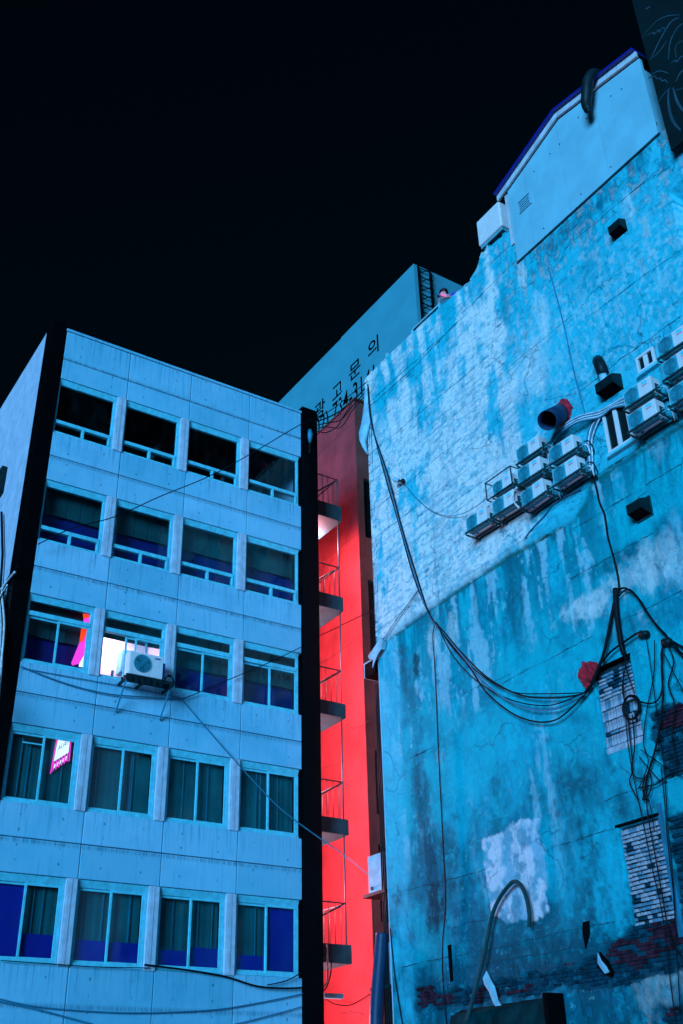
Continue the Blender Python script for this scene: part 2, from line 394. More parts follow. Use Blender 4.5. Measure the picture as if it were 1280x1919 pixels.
# floors, ceilings and what is seen through the glass
depth = [2.6, .27, .27, .9, .9]
cm = ['dark', 'ceil', 'ceil', 'dark', 'dark']; pm = ['dark', 'indigo', 'indigo', 'dark', 'dark']
for k in range(5):
    zt, zb = TOP[k], TOP[k] - WH; y1 = FRONT + .24 + depth[k]
    for xa, xb in (((5.96, 7.77), (9.63, 13.23)) if k == 2 else ((5.96, 13.23),)): MB().box(xa, xb, y1, y1 + .1, zb - .3, zt + .05).build('partition', pm[k], LB)
    MB().box(5.96, 13.23, FRONT + .24, y1 - .005, zb - .2, zb - .05).build('floor_slab', 'dark', LB)
    if k in (1, 2):
        # hanging blind boards over the upper part of the windows
        zl = zt - (.70 if k == 1 else .86)
        for (xa, xb) in ((5.97, 7.77), (9.64, 13.21), (7.83, 9.57)) if k == 2 else ((5.97, 13.21),):
            x = xa; bw = 1.74 if xa == 7.83 else .36
            while x < xb - .1:
                dz = R_.uniform(-.012, .012); dy = R_.uniform(-.01, .01)
                MB().box(x + .006, min(x + bw, xb) - .006, FRONT + .42 + dy, FRONT + .44 + dy, (zl if xa != 7.83 else zt - .50) + dz, zt + .028).build('blind_board', 'ceil', LB); x += bw
        MB().box(5.96, 13.23, FRONT + .225, y1, zt + .10, zt + .2).build('ceiling_slab', 'dark', LB)
    else:
        MB().box(5.96, 13.23, FRONT + .225, y1, zt + .06, zt + .2).build('ceiling_slab', 'dark', LB)

def window(k, j):
    x0, x1 = JX[j], JX[j + 1] - (.25 if j < 3 else .07)
    if j: x0 += .0
    zt, zb = TOP[k], TOP[k] - WH
    yf, yb = FRONT + .06, FRONT + .15          # frame front / back
    fr = MB(); t = .065
    fr.box(x0 + .01, x1, yf - .015, yb, zb, zb + t)                    # sill member
    # sloping head flashing and head
    fr.prism([(FRONT + .02, zt - .005), (FRONT + .16, zt - .005), (FRONT + .16, zt - .15), (FRONT + .075, zt - .15)], 'x', x0 + .01, x1)
    fr.box(x0 + .01, x0 + .01 + t * .7, yf, yb, zb + t, zt - .15); fr.box(x1 - t, x1, yf, yb, zb + t, zt - .15)
    w = fr.build('window', 'frame', LB, bevel=.006)
    def sub(mb, name, mat, **kw):
        o = mb.build(name, mat, w, **kw); return o
    a, b, zc = x0 + .055, x1 - t, zt - .15; xm = (a + b) / 2
    yg = (yf + yb) / 2
    panes = []
    if k < 2:
        zr = zb + .36
        sub(MB().box(a, b, yf - .02, yb + .002, zr - .05, zr + .05), 'rail', 'frame', bevel=.006)
        sub(MB().box(xm - .03, xm + .03, yf - .025, yb - .002, zb + t, zr - .05), 'mullion', 'frame', bevel=.006)
        sub(MB().box(b - .05, b - .001, yf - .022, yb - .002, zb + t, zr - .05), 'mullion', 'frame', bevel=.006)
        panes = [(a, b, zr + .05, zc), (a, xm - .03, zb + t, zr - .05), (xm + .03, b - .05, zb + t, zr - .05)]
    elif k == 2:
        zr = zt - .46
        sub(MB().box(a, b, yf - .02, yb + .002, zr - .055, zr + .055), 'rail', 'frame', bevel=.006)
        panes = [(a, b, zr + .055, zc)]
        zc2 = zr - .055
    if k >= 2:
        z1 = zc2 if k == 2 else zc
        def sash(xa, xb, off, glass=True):
            s = .05; f = MB()
            f.box(xa, xb, yf + off, yf + off + .03, zb + t, zb + t + s); f.box(xa, xb, yf + off, yf + off + .03, z1 - s, z1)
            f.box(xa, xa + s, yf + off, yf + off + .03, zb + t + s, z1 - s); f.box(xb - s, xb, yf + off, yf + off + .03, zb + t + s, z1 - s)
            sub(f, 'sash', 'frame', bevel=.005)
            if glass: panes.append((xa + s, xb - s, zb + t + s, z1 - s, yf + off + .015))
        if (k, j) == (2, 1):
            sash(xm - .18, b - .35, .045); sash(xm + .05, b, .0)
        else:
            sash(a, xm + .03, .045); sash(xm - .03, b, .0)
    for q in panes:
        y = q[4] if len(q) > 4 else yg
        sub(MB().box(q[0] + .001, q[1] - .001, y - .003, y + .003, q[2] + .001, q[3] - .001), 'pane', 'glass')
    # what hangs behind the glass
    if k in (3, 4):
        for (ca, cb) in ((a, xm), (xm, b)):
            m = MB(); n = 26; ph = R_.random() * 6; A = R_.uniform(.002, .007); amp = R_.uniform(.8, 1.3)
            o = len(m.v)
            for i in range(n + 1):
                x = ca + (cb - ca) * i / n; y = FRONT + .26 + A * math.sin(ph + i * amp)
                m.v += [(x, y, zb), (x, y, zt)]
            for i in range(n): m.f.append((o + 2 * i, o + 2 * i + 2, o + 2 * i + 3, o + 2 * i + 1))
            sub(m, 'curtain', 'curtain', smooth=True)
            for q in range(R_.choice((1, 2, 2))):
                xx = R_.uniform(ca + .12, cb - .12)
                sub(MB().box(xx, xx + R_.uniform(.015, .03), FRONT + .215, FRONT + .225, zb + .02, zt - .16), 'curtain_edge', 'curtain2')
        if k == 4:
            hs = {0: ((9, .50)), 1: (.45, .45), 2: (.36, .45), 3: (.36, 9)}[j]
            for (ca, cb), h in zip(((a, xm), (xm, b)), hs):
                zz = min(zb + t + h, zc)
                sub(MB().box(ca, cb - .003, FRONT + .175, FRONT + .185, zb + .03, zz), 'privacy_film', 'indigo2')
    return w
WIN = {}
for k in range(5):
    for j in range(4):
        WIN[k, j] = window(k, j)
    for j in range(3):
        xr = JX[j + 1]; z0, z1 = TOP[k] - WH - .03, TOP[k] - .005
        m = MB().box(xr - .245, xr - .005, FRONT - .03, FRONT + .2, z0, z1)
        m.box(xr - .215, xr - .115, FRONT - .040, FRONT - .03, z0 + .01, z1 - .01)
        m.build('column_cover', 'cover', LB, bevel=.01)
a_, b_ = LF(46, 1372, -.13), LF(81, 1394, -.13)
MB().box(a_.x, b_.x, DL + .115, DL + .135, b_.z - .02, a_.z).build('vent_panel', 'dark', WIN[3, 0])
MB().box(a_.x - .03, b_.x + .02, DL + .105, DL + .137, b_.z - .05, b_.z - .021).build('vent_frame', 'frame', WIN[3, 0])
# lit room behind the second window of the middle floor
x0, x1, zt, zb = 7.80, 9.60, TOP[2], TOP[2] - WH
rm = MB(); rm.box(x0, x1, 23.55, 23.6, zb - .04, zt + .04); rm.box(x0 - .02, x0 + .02, FRONT + .24, 23.545, zb - .04, zt + .04)
rm.box(x1 - .02, x1 + .02, FRONT + .24, 23.545, zb - .04, zt + .04); rm.box(x0 + .03, x1 - .03, FRONT + .24, 23.545, zt + .03, zt + .055)
rm.build('room_wall', 'room', LB)
MB().box(x0 + .2, x0 + 1.0, 22.7, 23.4, zt - .06, zt - .005).build('ceiling_light', 'lampw', LB)
MB().box(8.75, 9.3, 23.2, 23.5, 9.75, 10.35).build('wall_cabinet', 'frame', LB, bevel=.02)
for i in range(5): MB().tube([(8.05 + .11 * i, 22.5, 9.0), (8.06 + .12 * i, 22.5, 9.12 + .16 * (i % 3))], .035, 6).build('clutter', 'steelb', LB)

# glowing panels put in for a neon reflection on the glass
nl = thing('sign_reflection', 'glowing red, orange and magenta shapes standing in for a neon reflection in the leftmost middle-floor window', 'reflection', LF(155, 1249, -.26), inplace=True)
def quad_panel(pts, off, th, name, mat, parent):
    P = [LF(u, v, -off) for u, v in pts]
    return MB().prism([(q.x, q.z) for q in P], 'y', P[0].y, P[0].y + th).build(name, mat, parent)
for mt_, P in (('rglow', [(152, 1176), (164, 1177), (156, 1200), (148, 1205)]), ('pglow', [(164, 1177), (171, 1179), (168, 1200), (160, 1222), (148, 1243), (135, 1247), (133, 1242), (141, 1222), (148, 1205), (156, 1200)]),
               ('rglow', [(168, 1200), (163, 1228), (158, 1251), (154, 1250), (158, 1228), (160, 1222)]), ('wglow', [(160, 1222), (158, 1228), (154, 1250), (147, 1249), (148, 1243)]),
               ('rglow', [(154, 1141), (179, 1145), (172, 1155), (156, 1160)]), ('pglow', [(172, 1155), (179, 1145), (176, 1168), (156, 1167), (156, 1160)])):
    quad_panel(P, .20, .02, 'reflection_piece', mt_, nl)
# lit poster with pink fringe
ps = thing('window_poster', 'lit white and pink fringed poster behind the leftmost fourth-row window', 'poster', LF(110, 1445, -.2), inplace=True)
quad_panel([(108.8, 1381), (130.6, 1384), (127.4, 1410), (100, 1427)], .19, .01, 'board', 'wglow', ps)
quad_panel([(105.6, 1381), (107.4, 1381), (95, 1449), (93, 1450)], .19, .01, 'stripe', 'pglow', ps)
quad_panel([(131.6, 1385), (133, 1385), (129.6, 1426), (127.8, 1427)], .19, .01, 'stripe', 'pglow', ps)
for i in range(6):
    t = i / 5; u = 100 + 26.5 * t; v = 1429 - 18 * t
    quad_panel([(u - 1.2, v), (u + 1.4, v - 1.2), (u - .4, v + 15), (u - 2.6, v + 17)], .19, .01, 'stripe', 'pglow', ps)
    if i < 5: quad_panel([(u + 1.6, v + 3), (u + 3.6, v + 2), (u + 1.6, v + 10), (u + .2, v + 11)], .19, .01, 'stripe', 'wglow', ps)
def fn(x, y, d):
    u, v = 106.5 + x * 8.2, 1407 - x * 5.0
    q = LF(u + y * 3.5, v - y * 14, -.185); return Vector((q.x, q.y + .004 * d, q.z))
text_mesh('lettering', 'AUAT', 'tprint', fn, ps)

# ================================================================== STAIR LANDINGS + RED BUILDING
RB = thing('red_building', 'narrow building with red rendered wall lit by stair lamps in the gap', 'building', (16.5, 23.88, GZ), inplace=True)
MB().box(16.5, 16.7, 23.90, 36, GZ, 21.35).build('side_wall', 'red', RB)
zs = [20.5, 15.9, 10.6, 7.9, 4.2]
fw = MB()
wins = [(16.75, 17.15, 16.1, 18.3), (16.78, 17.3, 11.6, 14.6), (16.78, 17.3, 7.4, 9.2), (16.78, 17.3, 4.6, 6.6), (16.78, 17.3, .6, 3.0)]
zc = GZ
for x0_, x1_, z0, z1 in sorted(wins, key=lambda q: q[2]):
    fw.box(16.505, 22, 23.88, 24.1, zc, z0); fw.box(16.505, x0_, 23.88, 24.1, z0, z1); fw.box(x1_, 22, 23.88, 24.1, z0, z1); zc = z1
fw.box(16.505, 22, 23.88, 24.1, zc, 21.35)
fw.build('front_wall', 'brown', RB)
for x0_, x1_, z0, z1 in wins:
    wn = MB().box(x0_, x0_ + .05, 23.93, 23.98, z0, z1).box(x1_ - .05, x1_, 23.93, 23.98, z0, z1).box(x0_ + .05, x1_ - .05, 23.93, 23.98, z1 - .05, z1).build('window', 'steel', RB)
    MB().box(x0_ + .05, x1_ - .05, 23.95, 23.96, z0, z1 - .05).build('pane', 'glass', wn)
    MB().box(x0_ - .05, x1_ + .05, 24.12, 24.15, z0 - .05, z1 + .05).build('room_back', 'dark', RB)
for z in zs:
    MB().box(16.494, 16.499, 23.87, 36, z - .004, z + .004).build('joint_strip', 'brown', RB)
MB().box(16.45, 22, 23.80, 36, 21.352, 21.43).build('coping', 'brown', RB, bevel=.01)
MB().box(16.71, 22, 24.2, 36, 21.0, 21.34).build('roof', 'dark', RB)

ST = thing('stair_landings', 'outdoor concrete stair landings with steel railings in the red gap', 'staircase', (13.8, 22.6, GZ), inplace=True)
LZ = [(16.02, 15.52), (13.02, 12.58), (9.84, 9.44), (6.76, 6.36), (3.77, 3.34)]
for i, (zt, zb) in enumerate(LZ):
    xe = 15.0
    MB().box(13.78, xe, 22.6, 24.1, zb, zt).build('landing', 'slab', ST, bevel=.02)
    zr = zt + .95
    xr = xe - .12
    fr = MB().tube([(13.8, 22.66, zr), (xr, 22.66, zr)], .018, 6).tube([(xr, 22.66, zr), (xr, 24.05, zr)], .018, 6)
    rl = fr.build('handrail', 'rail', ST, True)
    for q in range(5): MB().tube([(13.95 + q * .2, 22.66, zt), (13.95 + q * .2, 22.66, zr)], .009, 5).build('baluster', 'rail', ST, True)
    for q in range(1, 6): MB().tube([(xr, 22.66 + q * .26, zt), (xr, 22.66 + q * .26, zr)], .009, 5).build('baluster', 'rail', ST, True)
    MB().tube([(xr - .01, 22.74, zr), (14.0, 24.05, zr - .55)], .024, 6).build('stair_handrail', 'rail', ST, True)
    ztop = LZ[i - 1][1] if i else zr + .02
    MB().tube([(xr, 22.66, zt), (xr, 22.66, ztop)], .022, 6).build('post', 'rail', ST, True)
    if i < 5:
        lamp = thing('stair_lamp', ['bulkhead lamp under the topmost stair landing', 'wall lamp between the second and third stair landings', 'wall lamp between the third and fourth stair landings', 'wall lamp between the fourth and lowest stair landings', 'wall lamp below the lowest stair landing'][i],
                     'lamp', (14.62, 23.75, zb) if i == 0 else (13.80, 23.95, zb - 1.25), group='lamps of the stair landings')
        if i: lamp.rotation_euler = (0, -math.pi / 2, 0)
        MB().tube([(0, 0, -.002), (0, 0, -.035)], .085, 14).build('base', 'steel', lamp)
        MB().tube([(0, 0, -.036), (0, 0, -.07), (0, 0, -.095)], [.07, .065, .03], 14).build('globe', 'lampr', lamp, True)
        l = bpy.data.lights.new('stair_light', 'POINT'); l.energy = 340; l.color = (1, .35, .43); l.shadow_soft_size = .08
        lo = bpy.data.objects.new('stair_light', l); C.objects.link(lo); lo.parent = lamp; lo.location = (0, 0, -.18)

# ================================================================== FAR TOWER WITH LETTERING
TX = 24.0; TY = 1.222 * TX; TZ = 1.49 * TX
TW = thing('tower_building', 'tall plain tower block with black painted Korean lettering', 'building', (TX, TY, GZ), inplace=True)
MB().box(TX, TX + 7, TY, TY + 26, GZ, TZ).build('wall', 'tower', TW)
def wall_text(body, u, v, hgt, wdt, bold):
    q0 = on_x(u, v, TX)
    def fn(x, y, d): return Vector((TX - .012 + .008 * d, q0.y - x * wdt, q0.z + y * hgt))
    return text_mesh('lettering', body, 'paint', fn, TW, bold)
for ch, (u, v) in zip('광고문의', ((588, 781), (621, 746), (655, 707), (690, 665))):
    wall_text(ch, u, v + 9, 1.14, 1.22, .010)
wall_text('02) 734-3141', 589, 822, 1.56, 1.08, .006)
# ladder with safety hoops
LD = thing('wall_ladder', 'dark hooped access ladder beside the corner of the tower', 'ladder', (TX + .5, TY - .2, 28), inplace=True)
lx0, lx1 = TX + .12, TX + .82
for x in (lx0, lx1): MB().tube([(x, TY - .18, 27), (x, TY - .18, TZ - .1)], .06, 5).build('rail', 'paint', LD)
z = 27.2
while z < TZ - .2:
    MB().tube([(lx0, TY - .18, z), (lx1, TY - .18, z)], .03, 5).build('rung', 'paint', LD)
    MB().tube([(lx0 + (lx1 - lx0) * i / 6, TY - .18 - .5 * math.sin(math.pi * i / 6), z + .12) for i in range(7)], .022, 4).build('hoop', 'paint', LD); z += .55

# ================================================================== RIGHT STAINED BUILDING
SB = thing('stained_building', 'weathered old building with large stained blue-lit blank wall', 'building', (DR, 20.3, GZ), inplace=True)
YE = 20.3
def yz(u, v): q = RW(u, v); return (q.y, q.z)
STEP = .029
ys = np.arange(8.0, YE + .001, STEP); zs_ = np.arange(GZ, 19.9, STEP)
Yg, Zg = np.meshgrid(ys, zs_, indexing='ij')
def interp(pts, y):
    pts = sorted(pts); return np.interp(y, [p[0] for p in pts], [p[1] for p in pts])
topline = [(20.4, 19.10), (17.5, 19.13), (15.9, 19.10), (15.5, 19.12), (15.42, 19.14), (15.1, 19.30), (14.85, 19.62), (13.95, 19.56), (13.62, 19.45), (13.58, 18.28), (9.06, 18.28), (8.80, 18.28), (8.66, 18.28), (8.64, 19.9), (8.0, 19.9)]
topz = interp(topline, Yg) + .03 * (fbm(Yg * 5, Yg * 0, 3, 9) - .5) + .30 * (np.round(fbm(Yg * 4.5, Yg * 0, 3, 19) * 5) / 5 - .5) * sst(13.7, 13.9, Yg) * sst(15.6, 15.3, Yg)
# drip ledge: the upper coat stands proud of the lower wall
ledge = interp([(20.5, 10.50), (20.0, 10.53), (18.06, 10.70), (15.08, 10.80), (13.4, 10.72), (13.1, 10.72), (12.72, 10.95), (12.5, 11.33), (8.0, 11.30)], Yg) + .05 * (fbm(Yg * 7, Zg * 2, 3, 4) - .5)
upper = sst(-.012, .012, Zg - ledge)
D = .06 * upper
# relief
D = D + .012 * (fbm(Yg * 1.5, Zg * 1.5, 4, 1) - .5) + .006 * (fbm(Yg * 9, Zg * 9, 3, 2) - .5)
# block coursing ghosting through the paint, upper left
cz = Zg + .02 * (fbm(Yg * 2.5, Zg * 1, 3, 5) - .5)
cour = np.abs(np.mod(cz, .30) - .15); row = np.floor(cz / .30)
vj = np.abs(np.mod(Yg + .3 * np.mod(row, 2) + .05 * fbm(row * 3.3, Yg * 2, 2, 7), .62) - .31)
cm_ = sst(.40, .58, fbm(Yg * 1.1, Zg * .9, 4, 6)) * upper
groove = np.maximum(1 - cour / .028, 0) * sst(.42, .55, fbm(Yg * 1.6, Zg * 4, 3, 15)) * upper * (.25 + .75 * cm_) + np.maximum(1 - vj / .025, 0) * cm_ * .5 * sst(16, 18.5, Yg)
groove = np.clip(groove, 0, 1)
D = D - .016 * groove
# small chipped marks
chip = sst(.70, .76, fbm(Yg * 6, Zg * 15, 3, 11)) * upper
D = D - .010 * chip
# parapet band
band = sst(18.62, 18.66, Zg + .04 * (fbm(Yg * 3, Zg * 3, 3, 3) - .5)) * sst(15.7, 15.9, Yg); D = D + .03 * band
# rectangles cut for the bricked-up windows
def rect(y0, y1, z0, z1): return ((Yg > y0) & (Yg < y1) & (Zg > z0) & (Zg < z1)).astype(float)
W1 = (12.32, 13.23, 5.80, 7.42); W2 = (12.28, 13.21, 2.82, 4.48)
rec = np.maximum(rect(*W1), rect(*W2))
OPEN = rect(7.9, 9.12, 15.2, 16.6)
D = D * (1 - rec) - .15 * rec
D = D - .35 * OPEN
# plaster fallen off the brick: uneven areas
def blob(y0, y1, z0, z1, s, soft=.10, rough=.55):
    d = np.minimum(np.minimum(Yg - y0, y1 - Yg), np.minimum(Zg - z0, z1 - Zg))
    return sst(-.015, .015, d + rough * (fbm(Yg * 2.2, Zg * 4, 4, s) - .5) - soft)
bz = interp([(19.8, 2.48), (17.2, 2.30), (15.5, 2.38), (14.0, 2.45), (13.3, 2.85), (12, 2.9), (8, 3.0)], Yg)
bzl = interp([(19.8, 2.08), (17.2, 2.02), (14.2, 2.02), (13.6, 1.98), (12.8, 2.02), (8, 2.2)], Yg)
fall = sst(-.03, .03, np.minimum(bz - Zg, Zg - bzl) + .34 * (fbm(Yg * 2.6, Zg * 5, 5, 21) - .5)) * sst(19.75, 19.55, Yg + .25 * fbm(Yg * 2, Zg * 6, 3, 8))
fall = np.maximum(fall, blob(8, 12.02, 5.02, 6.15, 31, -.02, .7))
fall = np.maximum(fall, blob(8, 12.12, 2.8, 4.42, 32, -.02, .35))
fall = np.maximum(fall, blob(8, 12.9, 1.1, 1.55, 33, 0, .3))
fall = fall * (1 - rec)
D = D - .055 * fall
# ------- stain colours (albedo)
white = np.array([.90, .74, .70]); cyan = np.array([.004, .50, .60]); deep = np.array([.001, .18, .25]); black = np.array([.002, .030, .040]); moss = np.array([.004, .13, .11])
B = lambda c: np.broadcast_to(np.asarray(c, float), Yg.shape + (3,))
def lerp(a, b, m): return a + (b - a) * m[..., None]
wy = Yg + .25 * (fbm(Yg * 1.3, Zg * .9, 3, 39) - .5) + .06 * (fbm(Yg * 6, Zg * 4, 3, 38) - .5)
n1 = fbm(Yg * .55, Zg * .55, 5, 41); n2 = fbm(Yg * 1.7, Zg * 1.7, 5, 42); st1 = fbm(wy * 3.2, Zg * .42, 4, 43); st2 = fbm(wy * 8, Zg * .8, 4, 44); n3 = fbm(Yg * 5, Zg * 5, 5, 45); n4 = fbm(Yg * 10, Zg * 10, 4, 46)
flk = fbm(Yg * 5, Zg * 16 + Yg * 2, 4, 48)
# upper coat: pale to the left, cyan to the right and to the top
gr = sst(15.6, 12.4, Yg) * .80 + sst(15.5, 18.8, Zg) * .30
mu = sst(.30, .64, gr + (n1 - .5) * .8 + (n2 - .5) * .7 + (st1 - .5) * .9 + (n4 - .5) * .35 + .20)
ccol = lerp(B(white), B(cyan), mu * .96)
run = sst(.46, .62, st1 * .7 + st2 * .3 + .3 * (n2 - .5)) * sst(15.6, 18.0, Zg); ccol = lerp(ccol, B(cyan * .9), run * .8)
ccol = lerp(ccol, B(cyan * .82), sst(.54, .60, flk) * .55 * sst(.40, .6, n2 + .1))
dk = sst(.56, .70, st2 * .5 + n3 * .5 + .12 * sst(16.4, 18.0, Zg) * sst(14.6, 13.0, Yg)); ccol = lerp(ccol, B(deep * .9), dk * .30)
grime = sst(.47, .62, st2 * .55 + n3 * .45) * sst(16.6, 17.9, Zg) * sst(14.4, 13.4, Yg); ccol = lerp(ccol, B(deep * .55), grime * .8)
drop = sst(.56, .62, n3 * .55 + st2 * .45) * sst(14.0, 15.8, Zg) * sst(15.6, 14.4, Yg); ccol = lerp(ccol, B(white * .9), drop * .4)
ccol = lerp(ccol, B(deep), np.clip(groove * .62 + chip * .5, 0, 1))
# lower coat: cyan with ragged dark curtains of run-off, darker to the bottom
lo = np.array([.002, .41, .465])
lcol = lerp(B(lo), B(deep), sst(.44, .62, n1 * .45 + n2 * .35 + n3 * .2) * .7)
lcol = lerp(lcol, B(lo * 1.25), sst(.50, .60, n2 * .5 + st1 * .5) * .45)
peel = sst(.515, .53, n2 * .6 + n3 * .25 + n1 * .15); lcol = lerp(lcol, lcol * .80, peel * .5)
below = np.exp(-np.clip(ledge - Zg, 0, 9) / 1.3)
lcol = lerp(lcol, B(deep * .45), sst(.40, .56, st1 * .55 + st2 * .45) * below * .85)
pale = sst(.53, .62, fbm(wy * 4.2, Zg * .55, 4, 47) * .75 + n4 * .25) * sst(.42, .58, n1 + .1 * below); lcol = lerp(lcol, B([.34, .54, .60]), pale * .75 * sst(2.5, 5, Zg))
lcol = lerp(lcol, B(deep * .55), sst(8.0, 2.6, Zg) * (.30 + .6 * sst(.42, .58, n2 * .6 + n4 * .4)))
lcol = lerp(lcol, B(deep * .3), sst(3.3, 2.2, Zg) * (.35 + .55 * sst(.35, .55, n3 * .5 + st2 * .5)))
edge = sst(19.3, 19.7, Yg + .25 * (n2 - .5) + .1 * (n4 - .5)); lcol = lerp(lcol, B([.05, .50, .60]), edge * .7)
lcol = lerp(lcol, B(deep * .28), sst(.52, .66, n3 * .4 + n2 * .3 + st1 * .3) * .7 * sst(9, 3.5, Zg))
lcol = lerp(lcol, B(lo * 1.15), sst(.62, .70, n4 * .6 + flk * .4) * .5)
low_dark = sst(.36, .60, n2 * .45 + st1 * .35 + n3 * .2) * sst(6.2, 2.2, Zg); lcol = lerp(lcol, B([.001, .055, .075]), low_dark * .62)  # lower wall coloured darker towards the ground, broken up by noise
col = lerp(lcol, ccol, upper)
# moss along the drip edge
dl = np.abs(Zg - ledge + .02); col = lerp(col, np.broadcast_to(moss, col.shape), sst(.07, .015, dl) * sst(.30, .5, n2) * .85)
col = lerp(col, np.broadcast_to(cyan * .6, col.shape), sst(.25, .05, np.where(Zg > ledge, Zg - ledge, 9)) * .45)
# single stains, from what the wall shows
def stain(u, v, ru, rv, c, k, s, sharp=.25):
    y, z = yz(u, v); m = .0132
    d = np.sqrt(((Yg - y) / (ru * m)) ** 2 + ((Zg - z) / (rv * m)) ** 2) + 1.5 * (fbm(Yg * 3, Zg * 1.6, 4, s) - .5) + .9 * (n4 - .5) + .5 * (n3 - .5)
    global col
    col = lerp(col, np.broadcast_to(c, col.shape), sst(1.0 + sharp * .7, 1.0 - sharp, d) * k * (.45 + .55 * sst(.40, .56, n4 * .5 + st2 * .5)))
for a in ((781, 1243, 10, 22, black, .85, 51), (815, 1655, 40, 70, black, .97, 52, .35), (790, 1480, 26, 60, deep * .3, .7, 152, .4), (1000, 1800, 60, 24, black, .6, 153, .4), (760, 1255, 16, 50, deep * .35, .7, 154, .4), (795, 1560, 22, 80, deep * .4, .75, 53, .4), (770, 1300, 22, 60, deep * .5, .6, 54, .4),
          (965, 1120, 20, 90, deep * .45, .7, 55, .4), (895, 1130, 10, 45, deep * .4, .6, 56, .4), (1075, 1475, 46, 34, deep * .35, .75, 57, .4), (1050, 1440, 22, 40, deep * .5, .6, 58, .4),
          (1170, 1040, 70, 16, deep * .35, .7, 59, .4), (1240, 1010, 30, 40, deep * .4, .7, 60, .4), (1110, 1130, 60, 22, white * .9, .7, 61, .3), (1220, 1060, 60, 40, white * .9, .65, 62, .4),
          (1040, 1060, 16, 46, cyan * 1.15, .6, 63, .4), (810, 1200, 12, 40, white, .5, 64, .4), (1180, 1180, 50, 26, deep * .45, .7, 65, .4), (850, 1180, 14, 30, white, .4, 66, .4),
          (1130, 700, 6, 14, black, .8, 67), (1150, 745, 14, 8, deep * .5, .6, 68), (805, 1070, 12, 6, deep * .7, .5, 69), (1090, 560, 30, 60, cyan, .6, 70, .4), (1110, 520, 40, 40, deep, .45, 71, .5),
          (950, 570, 12, 45, deep * .8, .5, 72, .4), (985, 520, 14, 40, white, .75, 73, .3), (1020, 590, 20, 60, white, .65, 74, .4), (1000, 700, 50, 60, white, .5, 75, .5), (1180, 390, 12, 45, white, .55, 76, .4),
          (1200, 300, 20, 40, deep * .5, .6, 77, .4), (1060, 440, 60, 18, deep * .45, .6, 78, .5), (1130, 385, 40, 14, deep * .4, .6, 79, .5), (1230, 1740, 50, 26, deep * .35, .8, 80, .4), (1130, 1880, 30, 40, deep * .4, .7, 81, .5),
          (1240, 1840, 40, 40, white * .5, .6, 82, .4), (860, 1760, 50, 30, deep * .5, .5, 83, .5), (1060, 1640, 40, 60, cyan * .9, .6, 84, .5), (1140, 1640, 34, 80, cyan, .7, 85, .5), (980, 1380, 60, 80, cyan * .95, .55, 86, .5), (880, 1480, 50, 120, cyan * .9, .5, 87, .5)):
    stain(*a)
pd = np.minimum(np.minimum(Yg - 15.12, 16.86 - Yg), np.minimum(Zg - (3.30 + .22 * sst(16, 17, Yg)), 5.12 - .10 * sst(15.9, 16.3, Yg) - Zg)) + .30 * (fbm(Yg * 2.4, Zg * 2.4, 4, 121) - .5) + .10 * (n4 - .5)
pm_ = sst(-.02, .03, pd); pw_ = sst(.46, .56, fbm(wy * 3, Zg * .8, 4, 122) * .6 + n3 * .4)
col = lerp(col, lerp(B([.30, .44, .54]), B([.78, .60, .64]), pw_), pm_ * (.55 + .45 * sst(.36, .5, n3)))
D = D + .014 * pm_ + .01 * pm_ * (n3 - .5)
# fish-scale pocking, upper right
pk = sst(.52, .60, fbm(Yg * 11, Zg * 8, 2, 90)) * sst(14.6, 12.0, Yg) * sst(13.0, 13.8, Zg) * sst(16.6, 15.6, Zg)
col = lerp(col, np.broadcast_to(np.array([.40, .62, .66]), col.shape), pk * .55)
col = lerp(col, np.broadcast_to(np.array([.004, .03, .042]), col.shape), np.maximum(fall, rec) * .95)
rim = fall * (1 - fall) * 4; col = lerp(col, np.broadcast_to(black, col.shape), rim * .6)
keep = Zg <= topz + 1e-4
nz_ = len(zs_); idx = np.arange(Yg.size).reshape(Yg.shape)
cell = keep[:-1, :-1] & keep[1:, :-1] & keep[:-1, 1:] & keep[1:, 1:]
I, J = np.where(cell)
quads = np.stack([idx[I, J], idx[I, J + 1], idx[I + 1, J + 1], idx[I + 1, J]], 1)
used = np.unique(quads); remap = -np.ones(Yg.size, int); remap[used] = np.arange(len(used)); quads = remap[quads]
# pull the top row of each column onto the outline
Zs = np.minimum(Zg, topz)
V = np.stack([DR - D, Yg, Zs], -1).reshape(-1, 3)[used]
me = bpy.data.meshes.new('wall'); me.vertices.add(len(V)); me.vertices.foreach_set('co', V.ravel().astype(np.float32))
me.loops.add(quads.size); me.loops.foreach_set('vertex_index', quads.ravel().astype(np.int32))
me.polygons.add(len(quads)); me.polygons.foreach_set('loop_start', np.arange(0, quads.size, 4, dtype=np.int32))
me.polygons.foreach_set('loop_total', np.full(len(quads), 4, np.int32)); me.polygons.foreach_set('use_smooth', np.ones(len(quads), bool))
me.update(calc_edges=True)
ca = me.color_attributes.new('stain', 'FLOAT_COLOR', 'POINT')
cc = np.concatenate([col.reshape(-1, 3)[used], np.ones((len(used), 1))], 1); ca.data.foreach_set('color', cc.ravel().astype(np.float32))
me.materials.append(MT['wall']); link('wall', me, SB)
